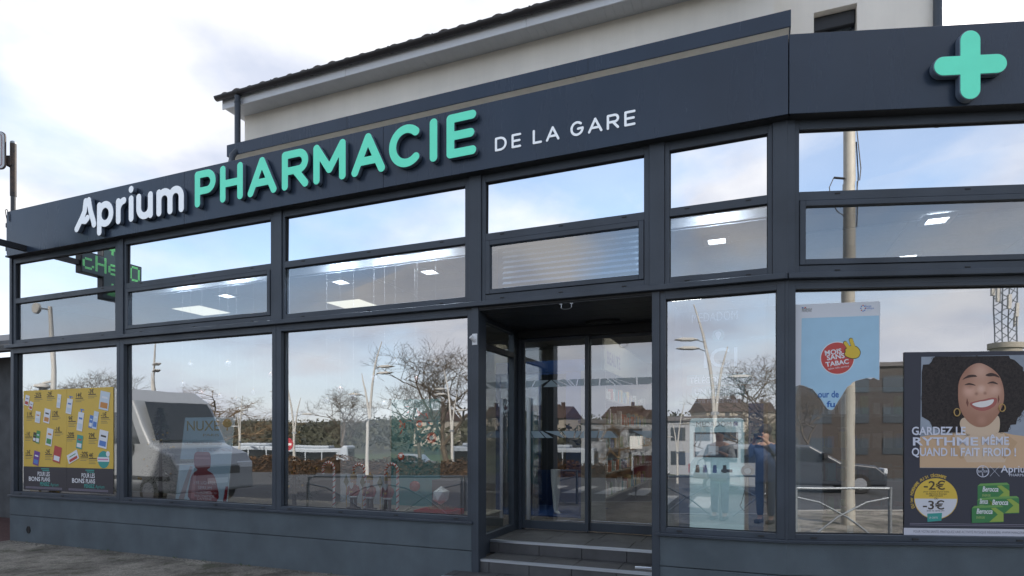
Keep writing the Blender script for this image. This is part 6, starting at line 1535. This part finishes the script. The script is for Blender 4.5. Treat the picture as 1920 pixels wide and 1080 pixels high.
# evergreen mass and woods on the far slope
g = G(); rr = random.Random(31)
for k in range(36000):
    u = rr.uniform(-330, 260); n = rr.uniform(96, 250); z_ = gz(n) + rr.random() ** 1.5 * 5; p = FA(u, -n, z_); a = rr.uniform(0, 6.28); s_ = rr.uniform(.5, 1.3)
    g.face([tuple(p), (p.x + math.cos(a) * s_, p.y + math.sin(a) * s_, p.z + rr.uniform(-.5, 1.2)), (p.x + math.cos(a + 1.8) * s_, p.y + math.sin(a + 1.8) * s_, p.z + rr.uniform(0, 1.4))])
o = g.build('far_woods', mat('wood_leaf', (.075, .075, .052), .95, noise=.6, scale=.15, spec=.05)); struct(o, 'stuff'); 
# ---- houses on the slope
hw = mat('house_wall', (.45, .40, .33), .9, noise=.1); hr = mat('house_roof', (.085, .055, .045), .9, noise=.25); hwin = mat('house_window', (.05, .06, .07), .2)
def make_house():
    t = thing('hillside_house', 'x', 'house', (0, 0, 0), 'houses on the far slope')
    g = G(); g.box(-5, 5, -4, 4, -2, 5); part(g, 'wall', hw, t)
    g = G(); g.prism([(-4.6, 4.9), (0, 8), (4.6, 4.9)], -5.3, 5.3, 'vz'); part(g, 'roof', hr, t)
    for x in (-3, 0, 3):
        for z_ in (1, 3.4):
            g = G(); g.box(x - .55, x + .55, 4.0, 4.06, z_, z_ + 1.3); part(g, 'window', hwin, t)
    g = G(); g.box(2.5, 3.2, .5, 1.2, 6, 9); part(g, 'chimney', hr, t)
    return t
h0 = make_house(); rr = random.Random(41)
hl = 'small pale house with a brown roof on the far slope mirrored in the doors'
for k in range(12):
    u, n = -70 + k * 14 + rr.uniform(-4, 4), rr.uniform(125, 200); loc = FA(u, -n, gz(n) + 1.5)
    if k == 0: h0.location = loc; h0.rotation_euler = (0, 0, ANG_A + .2); h0['label'] = hl
    else: copy_tree(h0, loc, ANG_A + rr.uniform(-.6, .6), hl, rr.uniform(.9, 1.3))
def block(name, label, loc, rz, w, d, h, floors, nwin, wm, group=None):
    t = thing(name, label, 'building', loc, group); fr = frame(loc, rz)
    g = G(fr); g.box(-w / 2, w / 2, -d / 2, d / 2, -2, h); part(g, 'wall', wm, t)
    g = G(fr); g.box(-w / 2 - .3, w / 2 + .3, -d / 2 - .3, d / 2 + .3, h, h + .4); part(g, 'roof', mat('flat_roof_grey', (.14, .13, .13), .9), t)
    for f_ in range(floors):
        for k in range(nwin):
            x = -w / 2 + (k + .5) * w / nwin; z_ = .9 + f_ * (h - .4) / floors
            g = G(fr); g.box(x - w / nwin * .3, x + w / nwin * .3, d / 2, d / 2 + .06, z_, z_ + (h / floors) * .5); part(g, 'window', hwin, t)
block('apartment_building', 'dark brick apartment block mirrored in the corner window', (26.5, -56, -1), ANG_B + .15, 34, 10, 9.2, 3, 11, mat('brick_dark', (.065, .055, .05), .9, noise=.2))
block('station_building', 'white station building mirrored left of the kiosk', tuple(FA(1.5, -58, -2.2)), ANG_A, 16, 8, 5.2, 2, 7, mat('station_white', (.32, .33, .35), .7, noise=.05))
TM = thing('telecom_mast', 'lattice telecom mast on a concrete tower mirrored above the portrait poster', 'mast', (57.5, -90.5, -1))
fr = frame((57.5, -90.5, -1), 0)
g = G(fr); g.lathe([(2.2, 0), (2.0, 15.5), (2.3, 15.6), (2.3, 16.4)], (0, 0, 0), 18); part(g, 'tower', mat('tower_concrete', (.36, .33, .27), .8, noise=.1), TM, smooth=True)
g = G(fr)
for x, y in ((-1, -1), (1, -1), (1, 1), (-1, 1)): g.tube([(x, y, 16.2), (x * .9, y * .9, 29)], .10, 5)
for k in range(9):
    z_ = 16.6 + k * 1.4
    for (x0, y0), (x1, y1) in (((-1, -1), (1, -1)), ((1, -1), (1, 1)), ((1, 1), (-1, 1)), ((-1, 1), (-1, -1))): g.tube([(x0, y0, z_), (x1, y1, z_ + 1.4)], .06, 4)
part(g, 'lattice', galv, TM)
for k in range(7):
    g = G(fr); a = k * .9; g.box(1.4 * math.cos(a) - .2, 1.4 * math.cos(a) + .2, 1.4 * math.sin(a) - .2, 1.4 * math.sin(a) + .2, 19 + k * 1.2, 21 + k * 1.2); part(g, 'antenna', lampw, TM)
# ---- the two people on the pavement, mirrored in the narrow window
def skin_body(name, verts, edges, radii, m, parent, sub=2):
    b_ = bmesh.new(); ly = b_.verts.layers.skin.verify(); vs_ = []
    for i, p in enumerate(verts):
        v_ = b_.verts.new(p); v_[ly].radius = (radii[i],) * 2 if not isinstance(radii[i], tuple) else radii[i]; v_[ly].use_root = (i == 0); vs_.append(v_)
    for a, b in edges: b_.edges.new((vs_[a], vs_[b]))
    me = bpy.data.meshes.new(name); b_.to_mesh(me); b_.free(); me.materials.append(m)
    o = bpy.data.objects.new(name, me); COL.objects.link(o); adopt(o, parent)
    sk = o.modifiers.new('skin', 'SKIN'); sk.use_smooth_shade = True
    s_ = o.modifiers.new('subsurf', 'SUBSURF'); s_.levels = sub; s_.render_levels = sub
    return o
skin_p = mat('skin', (.42, .26, .19), .55)
def person(label, base, rz, coat, trousers, hair_m, arm_l, arm_r, held=None):
    t = thing('person', label, 'person', base); fr = frame(base, rz)
    W = lambda *p: tuple(fr(*p))
    # facing +v (towards the shop)
    V = [W(0, 0, .98), W(0, 0, 1.2), W(0, .01, 1.42), W(0, .01, 1.50), W(0, .03, 1.60), W(0, .03, 1.70),
         W(-.09, 0, .92), W(-.10, .01, .50), W(-.10, 0, .09), W(-.10, .12, .04), W(.09, 0, .92), W(.10, .01, .50), W(.10, 0, .09), W(.10, .12, .04)]
    E_ = [(0, 1), (1, 2), (2, 3), (3, 4), (4, 5), (0, 6), (6, 7), (7, 8), (8, 9), (0, 10), (10, 11), (11, 12), (12, 13)]
    Rr = [.14, .13, .11, .055, .085, .085, .09, .062, .042, .035, .09, .062, .042, .035]
    base_i = len(V)
    for arm in (arm_l, arm_r):
        s_ = -1 if arm is arm_l else 1; i = len(V)
        V += [W(s_ * .18, 0, 1.40), W(*arm[0]), W(*arm[1]), W(*arm[2])]; E_ += [(2, i), (i, i + 1), (i + 1, i + 2), (i + 2, i + 3)]; Rr += [.07, .048, .034, .036]
        h = Vector(arm[2]); w_ = Vector(arm[1]); d = (h - w_).normalized(); side = d.cross(Vector((0, 0, 1)));
        if side.length < .1: side = Vector((1, 0, 0))
        side.normalize()
        for k, (o_, l_) in enumerate(((-.03, .065), (-.01, .075), (.01, .07), (.03, .055))):
            j = len(V); V += [W(*(h + side * o_ + d * .045)), W(*(h + side * o_ + d * (.045 + l_) + Vector((0, 0, -.02))))]; E_ += [(i + 3, j), (j, j + 1)]; Rr += [.010, .008]
        j = len(V); V += [W(*(h + side * -.04 * s_ + d * .0)), W(*(h + side * -.06 * s_ + d * .04))]; E_ += [(i + 3, j), (j, j + 1)]; Rr += [.011, .009]
    skin_body('body', V, E_, Rr, skin_p, t)
    # coat
    CV = [W(0, 0, 1.0), W(0, 0, 1.2), W(0, .005, 1.40), W(0, 0, .72)]; CE2 = [(0, 1), (1, 2), (0, 3)]; CR = [.185, .175, .15, .20]
    for arm in (arm_l, arm_r):
        s_ = -1 if arm is arm_l else 1; i = len(CV); a1 = Vector(arm[1]); a0 = Vector(arm[0]); CV += [W(s_ * .19, 0, 1.39), W(*a0), W(*(a0.lerp(a1, .92)))]; CE2 += [(2, i), (i, i + 1), (i + 1, i + 2)]; CR += [.088, .066, .052]
    skin_body('coat', CV, CE2, CR, coat, t)
    for s_ in (-1, 1):
        skin_body('trouser_leg', [W(s_ * .09, 0, .90), W(s_ * .10, .01, .50), W(s_ * .10, 0, .12)], [(0, 1), (1, 2)], [.105, .08, .065], trousers, t)
        g = G(fr); g.box(s_ * .10 - .05, s_ * .10 + .05, -.08, .19, 0, .08); part(g, 'shoe', black, t, bevel=.03, seg=2)
    g = G(fr); g.ball((0, .0, 1.715), .112, 16, 1.05); part(g, 'hair', hair_m, t, smooth=True)
    for s_ in (-1, 1):
        g = G(fr); g.ball((s_ * .035, .112, 1.67), .012, 8); part(g, 'eye', black, t)
    g = G(fr); g.tube([(0, .10, 1.675), (0, .135, 1.635)], [.01, .017], 6); part(g, 'nose', skin_p, t, smooth=True)
    g = G(fr); g.box(-.03, .03, .108, .116, 1.592, 1.602); part(g, 'mouth', mat('lip', (.3, .1, .09), .5), t)
    return t, fr
hairm = mat('dark_hair', (.02, .015, .012), .6); coatb = mat('navy_coat', (.03, .06, .14), .8, noise=.15); coatg = mat('grey_coat', (.16, .17, .18), .85, noise=.15); jeans = mat('jeans', (.035, .055, .11), .85)
# the camera body is held just behind the viewpoint
person('person in a navy coat photographing the shop, mirrored beside the kiosk', (.02, -.42, 0), 0.0, coatb, jeans, hairm, [(-.30, .08, 1.22), (-.12, .22, 1.50), (-.075, .30, 1.56)], [(.30, .08, 1.22), (.12, .22, 1.50), (.075, .30, 1.56)])
PC = thing('photo_camera', 'black camera held up by the person in navy', 'camera', (0, -.1, 1.6))
g = G(); g.box(-.07, .07, -.16, -.09, 1.56, 1.66); part(g, 'camera_body', black, PC, bevel=.012)
g = G(); g.tube([(0, -.09, 1.61), (0, -.02, 1.61)], .032, 16); part(g, 'lens_barrel', black, PC)
p2, f2 = person('person in a grey coat holding papers, mirrored left of the photographer', (-.80, -.30, 0), -.1, coatg, jeans, hairm, [(-.27, .04, 1.15), (-.16, .22, 1.22), (-.10, .28, 1.26)], [(.27, .04, 1.15), (.18, .20, 1.25), (.10, .27, 1.30)])
HB = thing('handbag', 'beige handbag hanging from the arm of the person in grey', 'handbag', tuple(f2(-.32, .12, .8)))
g = G(f2); g.prism([(-.48, .78), (-.18, .78), (-.22, 1.0), (-.44, 1.0)], .05, .17); part(g, 'pouch', mat('bag_beige', (.45, .36, .26), .6), HB, bevel=.02)
g = G(f2); g.tube([(-.42, .11, 1.0), (-.38, .11, 1.12), (-.29, .1, 1.17), (-.25, .11, 1.10), (-.24, .11, 1.0)], .008, 6); part(g, 'strap', boot_m, HB)
PP = thing('paper_sheets', 'white sheets in the hands of the person in grey', 'paper', tuple(f2(0, .33, 1.3)))
g = G(f2); g.box(-.10, .09, .335, .338, 1.26, 1.42); part(g, 'sheet', whm, PP)
